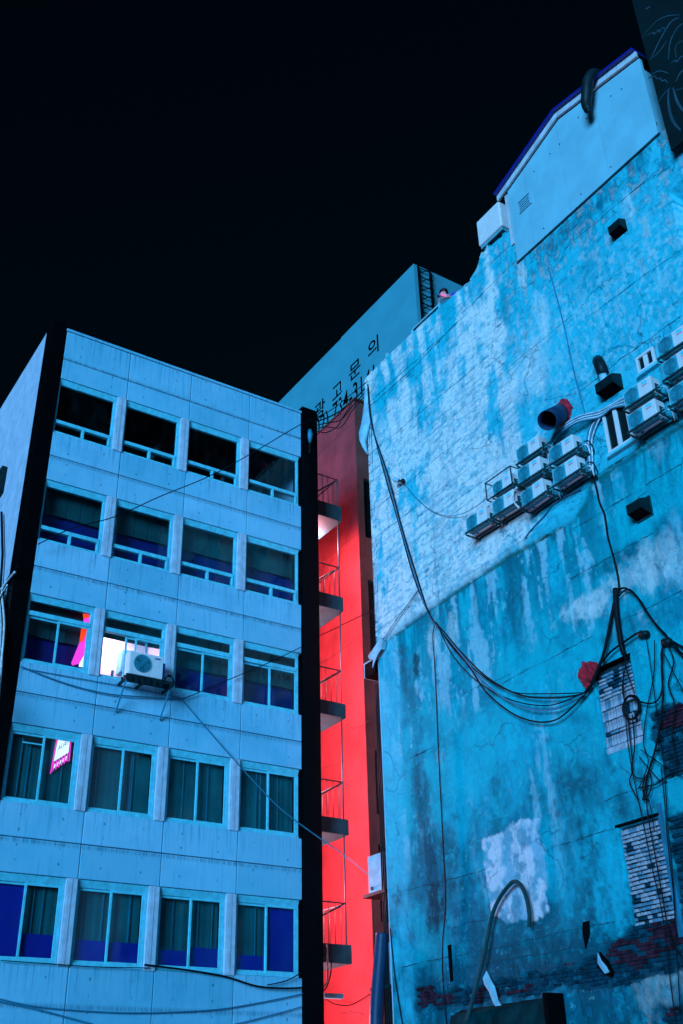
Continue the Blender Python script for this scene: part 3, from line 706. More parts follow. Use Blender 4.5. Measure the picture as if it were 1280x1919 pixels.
# solid body behind the skin
MB().box(DR + .42, 24, 2, YE - .02, GZ, 18.2).build('body', 'stucco', SB)
MB().box(DR + .02, DR + .41, YE - .03, YE + .06, GZ, 19.08).build('corner_return', 'stucco', SB)
MB().box(DR + .42, 24, YE - .015, YE + .05, GZ, 18.6).build('end_wall', 'stucco', SB)
MB().box(DR + .03, DR + .30, 13.66, YE - .04, 18.2, 19.06).build('parapet_back', 'stucco', SB)
MB().box(DR + .01, DR + .41, 2, 7.995, GZ, 26).build('wall_extension', 'stucco', SB)
MB().box(DR - .05, DR + .41, 8.02, 8.60, 19.91, 24.9).build('wall_extension', 'panel', SB)
MB().box(DR + .36, DR + .40, 8.0, 9.15, 15.1, 16.7).build('room_back', 'dark', SB)
MB().box(DR + .12, DR + .16, 8.0, 9.1, 15.25, 15.31).build('window_frame', 'frame', SB)

# bricked-up windows: mortar bed > bricks
def brick_mesh(w, h, d, seed):
    r = random.Random(seed); bm = bmesh.new(); bmesh.ops.create_cube(bm, size=1)
    for v in bm.verts: v.co = Vector((v.co.x * d, v.co.y * w, v.co.z * h))
    bmesh.ops.bevel(bm, geom=bm.edges[:], offset=min(h, w) * .14, segments=1, affect='EDGES')
    for v in bm.verts: v.co += Vector((r.uniform(-.004, .004), r.uniform(-.004, .004), r.uniform(-.003, .003)))
    me = bpy.data.meshes.new('brick'); bm.to_mesh(me); bm.free(); return me
BR = {}
def brick(parent, y, z, w, h, mat, x, rot=0):
    key = (round(w, 2), round(h, 2), mat, R_.randint(0, 2))
    if key not in BR:
        BR[key] = brick_mesh(key[0], key[1], .09, hash(key[:2]) % 999 + key[3]); BR[key].materials.append(MT[mat])
    o = bpy.data.objects.new('brick', BR[key]); C.objects.link(o); o.parent = parent
    o.location = (x + R_.uniform(-.008, .008), y, z); o.rotation_euler = (rot + R_.uniform(-.02, .02), R_.uniform(-.03, .03), 0); return o
def bed(W, x): return MB().box(x, x + .05, W[0] - .01, W[1] + .01, W[2] - .01, W[3] + .01).build('window_infill', 'mortar', SB)
b1 = bed(W1, DR + .10); b2 = bed(W2, DR + .10)
def bm_(p): return 'brick' if R_.random() < p else ('brick2' if R_.random() < .7 else 'brick4')
# infill 1: soldier courses between stretcher courses
z = W1[2] + .05
def stretcher(b, W, z, h, p, lo=.13, hi=.25):
    y = W[0] + .01
    while y < W[1] - .05:
        w_ = min(R_.uniform(lo, hi), W[1] - y - .006)
        if w_ > .04: brick(b, y + w_ / 2, z + h / 2, w_ - R_.uniform(.016, .030), h - R_.uniform(.016, .026), bm_(p), DR + .085)
        y += w_
def soldier(b, W, z, h, p):
    y = W[0] + .01
    while y < W[1] - .03:
        w_ = min(R_.uniform(.055, .085), W[1] - y - .004)
        if w_ > .03: brick(b, y + w_ / 2, z + h / 2, w_ - .018, h - .024, bm_(p), DR + .085)
        y += w_
MB().box(DR + .02, DR + .12, W1[0] + .005, W1[1] - .005, W1[2], W1[2] + .12).build('sill', 'patch', SB, bevel=.02)
z = W1[2] + .125
for h, kind, p in ((.21, 1, .75), (.075, 0, .6), (.20, 1, .8), (.21, 1, .8), (.21, 1, .75), (.07, 0, .5), (.075, 0, .6), (.07, 0, .3), (.07, 0, .25), (.07, 0, .2), (.07, 0, .12), (.07, 0, .1)):
    if z + h > W1[3] - .02: break
    (soldier if kind else stretcher)(b1, W1, z, h, p); z += h
z = W2[2]
while z < W2[3] - .16:
    h = .072; p = .45 + .5 * (z - W2[2]) / 1.6
    stretcher(b2, W2, z, h, p, .085, .22); z += h
soldier(b2, W2, z, .10, .9)
MB().box(DR - .012, DR + .14, W2[0] - .04, W2[1] + .06, W2[3] + .002, W2[3] + .05).build('lintel', 'paint', SB)
MB().box(DR - .015, DR + .14, W1[0] - .05, W1[1] + .05, W1[3] + .002, W1[3] + .05).build('lintel', 'paint', SB)
MB().box(DR - .01, DR + .14, W2[0] - .13, W2[0] - .002, W2[2] - .3, W2[3] + .2).build('pillar', 'pillar', SB, bevel=.015)
# exposed brickwork: one joined part (courses too small to pick apart)
m = MB(); rr = random.Random(5); m2 = MB()
def fall_at(y, z):
    i = int((y - 8.0) / STEP); j = int((z - GZ) / STEP)
    if 0 <= i < fall.shape[0] and 0 <= j < fall.shape[1]: return fall[i, j]
    return 0
z = 1.0; r_ = 0
while z < 6.2:
    y = 8.0 + (.11 if r_ % 2 else 0)
    while y < 19.8:
        w_ = .21
        if fall_at(y + w_ / 2, z + .033) > .6 and fall_at(y + .02, z + .03) > .4 and fall_at(y + w_ - .02, z + .03) > .4 and rr.random() < .86:
            f = DR + .055 - .035 + rr.uniform(-.012, .014); j = lambda: rr.uniform(-.005, .005)
            t_ = m2 if fbm(np.array([y * .9]), np.array([z * 2.0]), 3, 77)[0] > .60 else m
            x0_, x1_ = f, DR + .10
            t_.add([(x0_ + j(), y + .008 + j(), z + .006 + j()), (x1_, y + .008, z + .006), (x1_, y + w_ - .006, z + .006), (x0_ + j(), y + w_ - .006 + j(), z + .006 + j()),
                    (x0_ + j(), y + .008 + j(), z + .060 + j()), (x1_, y + .008, z + .060), (x1_, y + w_ - .006, z + .060), (x0_ + j(), y + w_ - .006 + j(), z + .060 + j())],
                   [(0, 3, 2, 1), (4, 5, 6, 7), (0, 1, 5, 4), (1, 2, 6, 5), (2, 3, 7, 6), (3, 0, 4, 7)])
        y += w_
    z += .068; r_ += 1
o = m.build('exposed_brickwork', 'brick4', SB); o['kind'] = 'stuff'
o = m2.build('exposed_brickwork', 'brick3', SB); o['kind'] = 'stuff'

# cracks: ragged thin grime ribbons in the plaster joints
def crack(pts, w=.016, mat='crack', off=.0):
    P = []
    for (a, b) in zip(pts[:-1], pts[1:]):
        n = max(3, int(math.hypot(b[0] - a[0], b[1] - a[1]) / 5))
        for i in range(n): P.append((a[0] + (b[0] - a[0]) * i / n, a[1] + (b[1] - a[1]) * i / n))
    P.append(pts[-1]); m = MB(); n = len(P)
    for i, (u, v) in enumerate(P):
        y, z = yz(u, v); iy = min(max(int((y - 8) / STEP), 0), D.shape[0] - 1); iz = min(max(int((z - GZ) / STEP), 0), D.shape[1] - 1)
        x = DR - D[iy, iz] - .007; jz = R_.uniform(-.008, .008) + .05 * (float(fbm(np.array([y * 2.5]), np.array([z]), 2, 99)[0]) - .5); ww = w * R_.uniform(.1, 1.1) * (.25 if fbm(np.array([y * 4.]), np.array([z]), 2, 98)[0] < .45 else 1) * (.4 if i in (0, n - 1) else 1)
        m.v += [(x, y, z + jz + ww / 2), (x, y, z + jz - ww / 2), (x + .03, y, z + jz - ww / 2), (x + .03, y, z + jz + ww / 2)]
    for i in range(n - 1):
        for k in range(4): m.f.append((4 * i + k, 4 * i + (k + 1) % 4, 4 * i + 4 + (k + 1) % 4, 4 * i + 4 + k))
    m.build('crack', mat, SB)
for pts, w_ in (([(1063, 998), (1185, 926)], .022), ([(1192, 936), (1214, 921)], .02), ([(1211, 910), (1280, 868)], .02), ([(1089, 737), (1162, 682)], .022), ([(1162, 680), (1280, 595)], .022), ([(1024, 752), (1086, 738)], .014),
                ([(940, 1282), (1110, 1192)], .020), ([(1165, 1164), (1280, 1107)], .022), ([(1070, 1087), (1150, 1040), (1225, 998)], .02), ([(1132, 1502), (1200, 1476), (1280, 1447)], .018), ([(1037, 1587), (1157, 1552)], .022), ([(960, 1767), (1155, 1727)], .026),
                ([(747, 1672), (915, 1629)], .028), ([(769, 1421), (815, 1400)], .045), ([(753, 1814), (840, 1794), (980, 1768)], .024), ([(856, 1817), (977, 1793), (1160, 1765)], .030), ([(840, 1740), (915, 1722)], .014), ([(696, 764), (780, 690), (868, 597)], .03), ([(700, 752), (862, 606)], .014),
                ([(870, 590), (900, 560), (985, 478)], .022), ([(905, 515), (960, 462)], .015), ([(696, 852), (770, 792), (895, 690)], .012), ([(704, 960), (800, 880), (870, 822)], .012), ([(706, 1010), (780, 952)], .010), ([(905, 735), (1000, 655), (1080, 590)], .012), ([(710, 1185), (780, 1130)], .010),
                ([(1100, 600), (1280, 470)], .012), ([(1060, 470), (1120, 420), (1240, 320)], .014), ([(1185, 365), (1278, 300)], .014), ([(1130, 800), (1150, 786)], .012), ([(870, 1300), (960, 1262)], .01), ([(1085, 1080), (1092, 1135)], .014), ([(1160, 830), (1280, 752)], .010)):
    crack(pts, w_)
crack([(712, 1212), (808, 1144), (960, 1042), (1062, 984)], .04, 'green')
crack([(1100, 905), (1122, 893), (1280, 792)], .035, 'green')
MB().prism([yz(*q) for q in ((842, 1772), (847, 1770), (851, 1838), (847, 1840))], 'x', DR - .035, DR + .02).build('rusty_slot', 'paint', SB)
MB().prism([yz(*q) for q in ((1095, 1728), (1106, 1726), (1107, 1748), (1100, 1778), (1094, 1745))], 'x', DR - .03, DR + .02).build('rusty_slot', 'paint', SB)

# ================================================================== ROOFTOP SHED
SH = thing('rooftop_shed', 'pale metal-panelled shed with blue edged gable roof on top of the stained wall', 'shed', (DR, 13.6, 18.29), inplace=True)
prof = [(13.93, 20.83), (11.58, 21.60), (9.04, 21.02)]
def ztop(y): return float(np.interp(y, [9.04, 11.58, 13.93], [21.02, 21.60, 20.83]))
yb = [13.60, 12.95, 11.70, 10.45, 9.03]
for a, b in zip(yb[:-1], yb[1:]):
    a2, b2 = a - .004, b + .004
    poly = [(a2, 18.29), (b2, 18.29), (b2, ztop(b2) - .24)] + ([(11.58, 21.36)] if b2 < 11.58 < a2 else []) + [(a2, ztop(a2) - .24)]
    MB().prism(poly, 'x', DR - .085, DR + .0).build('wall_panel', 'panel', SH)
MB().box(DR + .05, DR + 4, 9.06, 13.55, 18.21, 20.5).build('shed_body', 'panel', SH)
MB().box(DR - .11, DR - .005, 13.605, 13.70, 18.9, 20.62).build('corner_trim', 'fascia', SH)
MB().box(DR - .095, DR + .01, 9.0, 13.62, 18.235, 18.285).build('base_trim', 'steel', SH)
for (y0, z0), (y1, z1) in zip(prof[:-1], prof[1:]):
    MB().prism([(y0, z0 - .03), (y1, z1 - .03), (y1, z1 - .21), (y0, z0 - .21)], 'x', DR - .16, DR - .09).build('fascia_board', 'fascia', SH, bevel=.008)
    MB().prism([(y0, z0 - .02), (y1, z1 - .02), (y1, z1 + .03), (y0, z0 + .03)], 'x', DR - .26, DR + 4.2).build('roof_sheet', 'navy', SH)
    MB().prism([(y0, z0 - .035), (y1, z1 - .035), (y1, z1 - .06), (y0, z0 - .06)], 'x', DR - .085, DR + 4.2).build('roof_board', 'steel', SH)
for u, v in ((1085, 220), (1146, 180), (1166, 167), (1050, 270), (1032, 288), (1100, 222), (1020, 428), (1090, 364), (1146, 313), (1232, 231), (1002, 321)):
    q = RW(u, v, .085); MB().tube([q, q - Vector((.012, 0, 0))], .018, 6).build('screw', 'steel', SH)
q = RW(985, 380, .09)
MB().box(q.x - .03, q.x + .002, q.y - .22, q.y + .22, q.z - .2, q.z - .17).box(q.x - .03, q.x + .002, q.y - .22, q.y - .19, q.z - .17, q.z + .2).box(q.x - .03, q.x + .002, q.y - .19, q.y + .22, q.z + .17, q.z + .2).build('vent_cover', 'panel', SH)
for i in range(4): MB().box(q.x - .02, q.x + .002, q.y - .15, q.y + .2, q.z - .12 + i * .07, q.z - .09 + i * .07).build('vent_slat', 'panel', SH)
# dark flexible tube hanging over the roof edge
a = [RW(1126, 140, .1), RW(1112, 138, .32), RW(1103, 152, .42), RW(1101, 175, .42), RW(1100, 195, .40), RW(1106, 210, .38)]
o = MB().tube(smooth_path(a), [.10 + .04 * math.sin(math.pi * i / 40) - (.06 if i > 37 else 0) for i in range(41)], 10).build('flexible_tube', 'hood', None, True)
tag(o, 'dark flexible tube hanging over the blue roof edge of the shed', 'tube')
# cabinet beside the shed
K = thing('rooftop_cabinet', 'white outdoor unit cabinet standing on the ragged wall top beside the shed', 'cabinet', on_x(930, 455, DR - .05), inplace=True)
c0 = on_x(906, 466, DR - .12); c1 = on_x(955, 428, DR - .12); cz1 = on_x(937, 381, DR - .12).z
MB().box(DR - .12, DR + .30, 13.92, 14.84, 19.80, 20.68).build('casing', 'acw', K, bevel=.04)
MB().box(DR - .08, DR + .26, 13.96, 14.80, 19.70, 19.795).build('plinth', 'steelb', K, bevel=.01)
for y in (14.0, 14.7): MB().box(DR - .04, DR + .22, y, y + .06, 19.55, 19.695).build('foot', 'steel', K)

# rooftop railing in front of the person
RG = thing('roof_railing', 'low white railing with dark panel on the parapet in front of the person', 'railing', on_x(775, 625, DR + .1), inplace=True)
XR = DR + .12
ra, rb_ = on_x(774, 617, XR), on_x(826, 569, XR)
MB().box(XR - .03, XR + .03, rb_.y, ra.y, ra.z - .05, ra.z).build('top_rail', 'sheet', RG, bevel=.008)
for y in (ra.y - .04, rb_.y): MB().box(XR - .028, XR + .028, y, y + .07, 19.06, ra.z - .052).build('post', 'frame', RG)
MB().box(XR - .01, XR + .01, rb_.y + .08, ra.y - .05, 19.08, ra.z - .054).build('panel', 'tarp', RG)
for i in range(3): MB().box(XR - .02, XR - .012, rb_.y + .08, ra.y - .05, 19.2 + i * .12, 19.215 + i * .12).build('wire', 'frame', RG)
q = RW(728, 675, -.12); o = MB().tube([(q.x, q.y, 18.9), (q.x, q.y, q.z + .22)], .07, 10).build('roof_pipe', 'sheet', None, True); tag(o, 'short white pipe standing on the parapet beside the lettering', 'pipe')

# ================================================================== PERSON
hd = on_x(832, 551, DR + .42)
PS = thing('person', 'person in a blue shirt leaning on the rooftop parapet, face lit pink', 'person', (DR + .75, hd.y - .35, 18.65))
def local(dx, dy, z): return (dx, dy, z)
base = PS.location
def skin(name, verts, edges, mat, parent, sub=2, root=0):
    me = bpy.data.meshes.new(name); me.from_pydata([v[:3] for v in verts], edges, []); me.materials.append(MT[mat])
    o = bpy.data.objects.new(name, me); C.objects.link(o); o.parent = parent
    o.modifiers.new('skin', 'SKIN'); sv = me.skin_vertices[0].data
    for i, v in enumerate(verts):
        r = v[3]; sv[i].radius = r if isinstance(r, tuple) else (r, r)
    sv[root].use_root = True
    s = o.modifiers.new('sub', 'SUBSURF'); s.levels = sub; s.render_levels = sub
    me.polygons.foreach_set('use_smooth', [True] * len(me.polygons)); return o
hx, hy, hz = hd.x - base.x, hd.y - base.y, hd.z - base.z      # head centre in local space
pel = (.04, -.42, .92, .14); ch = (-.12, -.10, hz - .26, .14); nk = (hx + .10, hy - .08, hz - .13, .055)
bv = [pel, (-.02, -.26, hz - .50, .13), ch, nk, (hx + .03, hy - .02, hz - .05, .075), (hx, hy, hz + .04, .085), (hx + .01, hy - .01, hz + .10, .06),
      (hx - .085, hy + .03, hz - .01, .020),                                   # nose
      (-.12, -.30, hz - .30, .055), (-.36, -.26, hz - .56, .042), (-.46, .06, hz - .40, .032), (-.46, hy - .06, hz - .30, .030),   # near arm to the face
      (-.16, .12, hz - .34, .055), (-.40, .34, hz - .66, .042), (-.48, hy + .06, hz - .40, .032), (-.47, hy + .03, hz - .28, .028),
      (.06, -.52, .88, .09), (.04, -.48, .48, .065), (.10, -.46, .08, .045), (-.08, -.46, .03, .04),
      (.06, -.30, .88, .09), (.02, -.26, .48, .065), (.10, -.22, .08, .045), (-.08, -.22, .03, .04)]
be = [(0, 1), (1, 2), (2, 3), (3, 4), (4, 5), (5, 6), (5, 7), (2, 8), (8, 9), (9, 10), (10, 11), (2, 12), (12, 13), (13, 14), (14, 15), (0, 16), (16, 17), (17, 18), (18, 19), (0, 20), (20, 21), (21, 22), (22, 23)]
body = skin('body', bv, be, 'skin', PS)
skin('shirt', [(.03, -.38, 1.0, .165), (-.02, -.26, hz - .50, .165), (-.12, -.10, hz - .26, .175), (hx + .11, hy - .12, hz - .19, .08), (-.12, -.31, hz - .30, .085), (-.27, -.29, hz - .46, .065), (-.16, .13, hz - .34, .08), (-.30, .25, hz - .52, .062)],
     [(0, 1), (1, 2), (2, 3), (2, 4), (4, 5), (2, 6), (6, 7)], 'shirt', PS)
skin('trousers', [(.04, -.42, .92, .16), (.06, -.52, .86, .115), (.04, -.48, .48, .085), (.10, -.46, .12, .07), (.06, -.30, .86, .115), (.02, -.26, .48, .085), (.10, -.22, .12, .07)], [(0, 1), (1, 2), (2, 3), (0, 4), (4, 5), (5, 6)], 'trouser', PS)
bm = bmesh.new(); bmesh.ops.create_icosphere(bm, subdivisions=3, radius=1)
for v in list(bm.verts):
    if v.co.z < -.15 and v.co.x < .25 or v.co.z < -.7: bm.verts.remove(v)
for v in bm.verts:
    k = 1 + .10 * math.sin(v.co.y * 9 + v.co.z * 7) * math.sin(v.co.x * 8)
    v.co = Vector((v.co.x * .125 * k + hx + .015, v.co.y * .118 * k + hy - .005, v.co.z * .125 * k + hz + .07))
hm = bpy.data.meshes.new('hair'); bm.to_mesh(hm); bm.free(); hm.materials.append(MT['hair']); ho = link('hair', hm, PS); so = ho.modifiers.new('solid', 'SOLIDIFY'); so.thickness = .012
for s in (-.35, .35):
    MB().tube([(hx - .085, hy + .03 + s * .09, hz + .035), (hx - .096, hy + .03 + s * .09, hz + .035)], .012, 6).build('eye', 'hair', PS)
for i in range(4): skin('finger', [(-.47, hy - .05 + i * .018, hz - .29, .010), (-.505, hy - .03 + i * .018, hz - .26, .009), (-.515, hy - .01 + i * .016, hz - .23, .008)], [(0, 1), (1, 2)], 'skin', PS, 1)
skin('thumb', [(-.45, hy - .07, hz - .29, .011), (-.47, hy - .06, hz - .25, .010), (-.49, hy - .04, hz - .22, .008)], [(0, 1), (1, 2)], 'skin', PS, 1)
ph = thing('mobile_phone', 'small glowing phone held at the face of the rooftop person', 'phone', (base.x - .50, hd.y + .0, hd.z - .20))
ph.rotation_euler = (0, -.75, 0)
MB().box(-.006, .0, -.035, .035, -.07, .07).build('case', 'hair', ph); MB().box(.001, .004, -.032, .032, -.066, .066).build('screen', 'phone', ph)

# ================================================================== WALL AIR CONDITIONERS
AW, AH, AD = .70, .37, .28
def make_ac(name, cage=False, big=False):
    t = bpy.data.objects.new(name, None); C.objects.link(t)
    W, H, DP = AW, AH, AD
    # local: x to the viewer's right, y into the wall, z up; origin at lower left front corner
    MB().box(0, W, 0, DP, 0, H).build('casing', 'acw', t, bevel=.015)
    cx, cz, r = .205, H * .5, .160
    fg = MB().box(.02, .385, -.006, -.001, .02, H - .02).build('grille_plate', 'acg', t, bevel=.003)
    MB().tube([(cx, -.0065, cz), (cx, -.011, cz)], r, 24).build('fan_cavity', 'acd', t)
    g_ = MB()
    for i in range(1, 8):
        rr_ = r * i / 7
        g_.tube([(cx + rr_ * math.cos(a * math.pi / 10), -.018, cz + rr_ * math.sin(a * math.pi / 10)) for a in range(20)], .0035, 4, closed=True)
    for a in range(4):
        an = a * math.pi / 4 + .2; g_.tube([(cx - r * math.cos(an), -.015, cz - r * math.sin(an)), (cx + r * math.cos(an), -.015, cz + r * math.sin(an))], .0035, 4)
    g_.build('fan_guard', 'acg', t)
    MB().tube([(cx, -.012, cz), (cx, -.022, cz)], .035, 12).build('fan_hub', 'acd', t)
    MB().add([(.545 + .075 * math.cos(a * math.pi / 8), -.004 if k else -.001, H * .80 + .030 * math.sin(a * math.pi / 8)) for k in range(2) for a in range(16)],
             [tuple(range(16, 32))] + [(a, (a + 1) % 16, (a + 1) % 16 + 16, a + 16) for a in range(16)]).build('badge', 'cyanp', t)
    lb = MB()
    for i in range(6): lb.box(.485 + i * .022, .500 + i * .022, -.004, -.001, H * .60 + (i % 2) * .004, H * .66)
    lb.build('brand_lettering', 'redp', t)
    # service side: valves and recess
    MB().box(W + .001, W + .012, .10, .24, .03, H * .6).build('valve_cover', 'steel', t)
    for zz in (.09, .16): MB().tube([(W + .01, .17, zz), (W + .07, .17, zz), (W + .07, .24, zz + .05)], .014, 6).build('valve', 'steelb', t)
    MB().tube(smooth_path([(W + .07, .24, .14), (W + .13, .27, .10), (W + .12, .33, -.06), (W + .05, .42, -.02), (W + .02, .49, .12)]), .016, 6).build('pipe', 'cablew', t, True)
    MB().tube(smooth_path([(W + .07, .24, .21), (W + .16, .30, .20), (W + .15, .42, .02), (W + .06, .47, -.10)]), .013, 6).build('pipe', 'cable', t, True)
    # rack
    rk = MB()
    zb_ = -.045
    for y in (-.03, DP + .02, ): rk.box(-.03, W + .10, y, y + .03, zb_, -.006)
    rk.box(-.03, .0, .0, .45, zb_ - .03, zb_ - .001); rk.box(W + .07, W + .10, .0, .45, zb_ - .03, zb_ - .001)
    rk.box(-.03, W + .10, DP + .12, DP + .15, zb_, -.006)
    rk.build('rack', 'steel', t)
    for y in (.06, .13): MB().box(.04, W - .02, y, y + .03, zb_ + .005, -.008).build('slat', 'steelb', t)
    for x in (.10, W - .10): MB().box(x, x + .06, .03, DP - .03, -.0055, -.0005).build('foot', 'steel', t)
    if cage:
        cg = MB(); x0_, x1_, y0_, y1_, z0_, z1_ = -.17, W + .10, -.06, .42, -.06, H + .12
        for x in (x0_, x1_):
            for y in (y0_, y1_): cg.tube([(x, y, z0_), (x, y, z1_)], .016, 4)
        for zz in (z0_, z1_):
            for y in (y0_, y1_): cg.tube([(x0_, y, zz), (x1_, y, zz)], .016, 4)
            for x in (x0_, x1_): cg.tube([(x, y0_, zz), (x, y1_, zz)], .016, 4)
        cg.build('cage', 'steel', t)
    return t
ac0 = make_ac('air_conditioner'); acc = make_ac('air_conditioner', True)
FX = DR - .50
units = [(15.95, 11.66, 'lone air conditioner farthest left and lowest of the wall cluster'),
         (15.03, 11.63, 'air conditioner directly below the caged one, beside the lone left unit'),
         (14.11, 11.39, 'lowest air conditioner in the column of three'), (14.08, 11.94, 'middle air conditioner in the column of three'),
         (14.06, 12.48, 'topmost air conditioner in the column of three'), (13.08, 11.39, 'lower of the two air conditioners left of the white pipe bundle'),
         (13.08, 11.92, 'upper of the two air conditioners left of the white pipe bundle'), (10.92, 12.03, 'upper air conditioner standing in front of the narrow window'),
         (10.92, 11.47, 'lower air conditioner standing in front of the narrow window'), (9.94, 12.60, 'topmost air conditioner of the column cut by the right picture edge'),
         (9.93, 12.07, 'middle air conditioner of the column cut by the right picture edge'), (9.93, 11.47, 'lowest air conditioner of the column cut by the right picture edge')]
ROT = -math.pi / 2
for i, (y, z, lab) in enumerate(units):
    o = ac0 if i == 0 else copy_tree(ac0)
    o.location = (FX + R_.uniform(-.03, .03), y + R_.uniform(-.015, .015), z); o.rotation_euler = (R_.uniform(-.02, .02), R_.uniform(-.02, .02), ROT + R_.uniform(-.03, .03)); tag(o, lab, 'air conditioner', 'wall air conditioners')
acc.location = (FX + .05, 14.98, 12.14); acc.rotation_euler = (0, 0, ROT); acc.scale = (.88, 1, .82)
tag(acc, 'small air conditioner inside an open metal cage', 'air conditioner', 'wall air conditioners')

# big unit at the lit window of the concrete building
def facade_ac():
    t = thing('air_conditioner', 'white air conditioner on a dark rack in front of the lit window', 'air conditioner', on_y(240, 1261, DL - .50))
    W, H, DP = .84, .56, .30
    MB().box(0, W, 0, DP, 0, H).build('casing', 'acw', t, bevel=.02)
    cx, cz, r = .32, .29, .215
    MB().tube([(cx, -.003, cz), (cx, -.008, cz)], r, 32).build('fan_cavity', 'acd', t)
    g_ = MB()
    for i in range(2, 12):
        q = r * i / 11; g_.tube([(cx + q * math.cos(a * math.pi / 16), -.02, cz + q * math.sin(a * math.pi / 16)) for a in range(32)], .003, 4, closed=True)
    for a in range(8):
        an = a * math.pi / 4; g_.tube([(cx, -.018, cz), (cx + r * math.cos(an), -.018, cz + r * math.sin(an))], .003, 4)
    g_.build('fan_guard', 'acg', t)
    MB().tube([(cx, -.012, cz), (cx, -.028, cz)], .05, 16).build('fan_hub', 'cableb', t)
    for a in range(3):
        an = a * 2.09 + .4; m = MB(); m.prism([(cx + .04 * math.cos(an), cz + .04 * math.sin(an)), (cx + .19 * math.cos(an - .35), cz + .19 * math.sin(an - .35)), (cx + .2 * math.cos(an + .4), cz + .2 * math.sin(an + .4)), (cx + .05 * math.cos(an + .7), cz + .05 * math.sin(an + .7))], 'y', -.0095, -.012); m.build('fan_blade', 'steel', t)
    MB().box(.62, .76, -.004, -.001, .46, .49).build('brand_plate', 'navy', t)
    MB().box(W + .001, W + .06, .04, .22, .06, .42).build('side_cover', 'navy', t)
    rk = MB(); 
    for y in (-.04, .10, .24): rk.box(-.06, W + .26, y, y + .045, -.10, -.025)
    for x in (-.06, .38, W + .20): rk.box(x, x + .05, -.04, .50, -.16, -.102)
    rk.build('rack', 'hood', t)
    for i in range(6): MB().box(-.02 + i * .15, .08 + i * .15, -.06, -.046, -.22, -.03).build('rack_slat', 'hood', t)
    for x in (-.03, W + .22): MB().tube([(x, -.02, -.08), (x - .02, .47, -.80)], .020, 6).build('strut', 'cableb', t)
    return t
facade_ac()
cl = MB()
for i in range(4):
    q = LF(316, 1278, .5 - i * .03); cl.tube([q + Vector(((.10 + .01 * i) * math.cos(a * math.pi / 12), 0, (.17 - .01 * i) * math.sin(a * math.pi / 12))) for a in range(24)], .012, 5, closed=True)
o = cl.build('cable_coil', 'cable', None, True); tag(o, 'coiled black cable hanging at the end of the facade air conditioner rack', 'cable coil')

# ================================================================== VENT HOODS, DUCTS, FITTINGS ON THE WALL
def hood(label, uv, w=.44, h=.36, d=.34):
    q = RW(*uv); t = thing('vent_hood', label, 'vent', q, ROT, 'dark vent hoods on the stained wall')
    m = MB(); m.add([(-w / 2, -d, -h * .3), (w / 2, -d, -h * .3), (w / 2, 0, -h * .5), (-w / 2, 0, -h * .5), (-w / 2, -d, h * .2), (w / 2, -d, h * .2), (w / 2, 0, h * .5), (-w / 2, 0, h * .5)],
                    [(4, 5, 6, 7), (0, 1, 5, 4), (1, 2, 6, 5), (3, 0, 4, 7), (2, 3, 7, 6)])
    m.build('hood', 'hood', t, bevel=.01); MB().box(-w / 2 - .02, w / 2 + .02, -.025, .02, -h * .55, h * .55).build('flange', 'steel', t)
    MB().add([(-w / 2 + .02, -d + .02, -h * .28), (w / 2 - .02, -d + .02, -h * .28), (w / 2 - .02, -.01, -h * .46), (-w / 2 + .02, -.01, -h * .46)], [(0, 1, 2, 3)]).build('mouth', 'paint', t)
hood('dark vent hood high on the wall below the shed', (1168, 432), .34, .40, .28)
hood('dark vent hood below the air conditioners near the right edge', (1208, 955), .36, .40, .30)
hood('wide dark vent hood under the white pipe, above the narrow window', (1155, 727), .48, .44, .36)
q0, q1 = RW(1120, 686, .10), RW(1135, 722, .18)
t = thing('flue_pipe', 'white flue pipe with black elbow above the wide vent hood', 'pipe', q1, inplace=True)
MB().tube([RW(1130, 700, .16), RW(1136, 724, .16)], .085, 14).build('pipe', 'sheet', t, True)
for i in range(2): MB().tube([RW(1131 + i, 704 + i * 5, .16), RW(1131 + i, 705.2 + i * 5, .16)], .094, 14).build('collar', 'sheet', t)
MB().tube(smooth_path([RW(1131, 699, .16), RW(1128, 690, .2), RW(1124, 681, .18), RW(1122, 676, .02)]), .125, 12).build('elbow', 'hood', t, True)
# round duct with red foam
t = thing('round_duct', 'blue-grey round duct sticking out of the wall with red foam at its base', 'duct', RW(1055, 775), inplace=True)
a, b = RW(1026, 788, .80), RW(1058, 772, -.02); dv = (a - b)
def ringtube(r0, r1, p, q_, seg=24):
    m = MB(); d = (q_ - p).normalized(); u_ = d.cross(Vector((0, 0, 1))).normalized(); v_ = d.cross(u_)
    for c_, rr in ((p, r0), (q_, r0), (q_, r1), (p, r1)):
        for k in range(seg): an = 2 * math.pi * k / seg; m.v.append(tuple(c_ + (u_ * math.cos(an) + v_ * math.sin(an)) * rr))
    for rI in range(4):
        rJ = (rI + 1) % 4
        for k in range(seg): m.f.append((rI * seg + k, rI * seg + (k + 1) % seg, rJ * seg + (k + 1) % seg, rJ * seg + k))
    return m
ringtube(.215, .205, a, b).build('duct', 'duct', t, True)
def foam(name, parts, parent=None, seed=0):
    bm = bmesh.new(); r = random.Random(seed)
    for c_, rad in parts:
        res = bmesh.ops.create_icosphere(bm, subdivisions=3, radius=1)
        for v in res['verts']:
            n = fbm(np.array([v.co.y * 2.6 + 5 + c_.y * 3]), np.array([v.co.z * 2.6 + v.co.x * 1.7 + c_.z]), 4, 60 + seed)[0]
            v.co = v.co * (.45 + 1.15 * n) * rad; v.co.x *= .7; v.co += c_
    me = bpy.data.meshes.new(name); bm.to_mesh(me); bm.free(); me.materials.append(MT['foam']); me.polygons.foreach_set('use_smooth', [True] * len(me.polygons)); return link(name, me, parent)
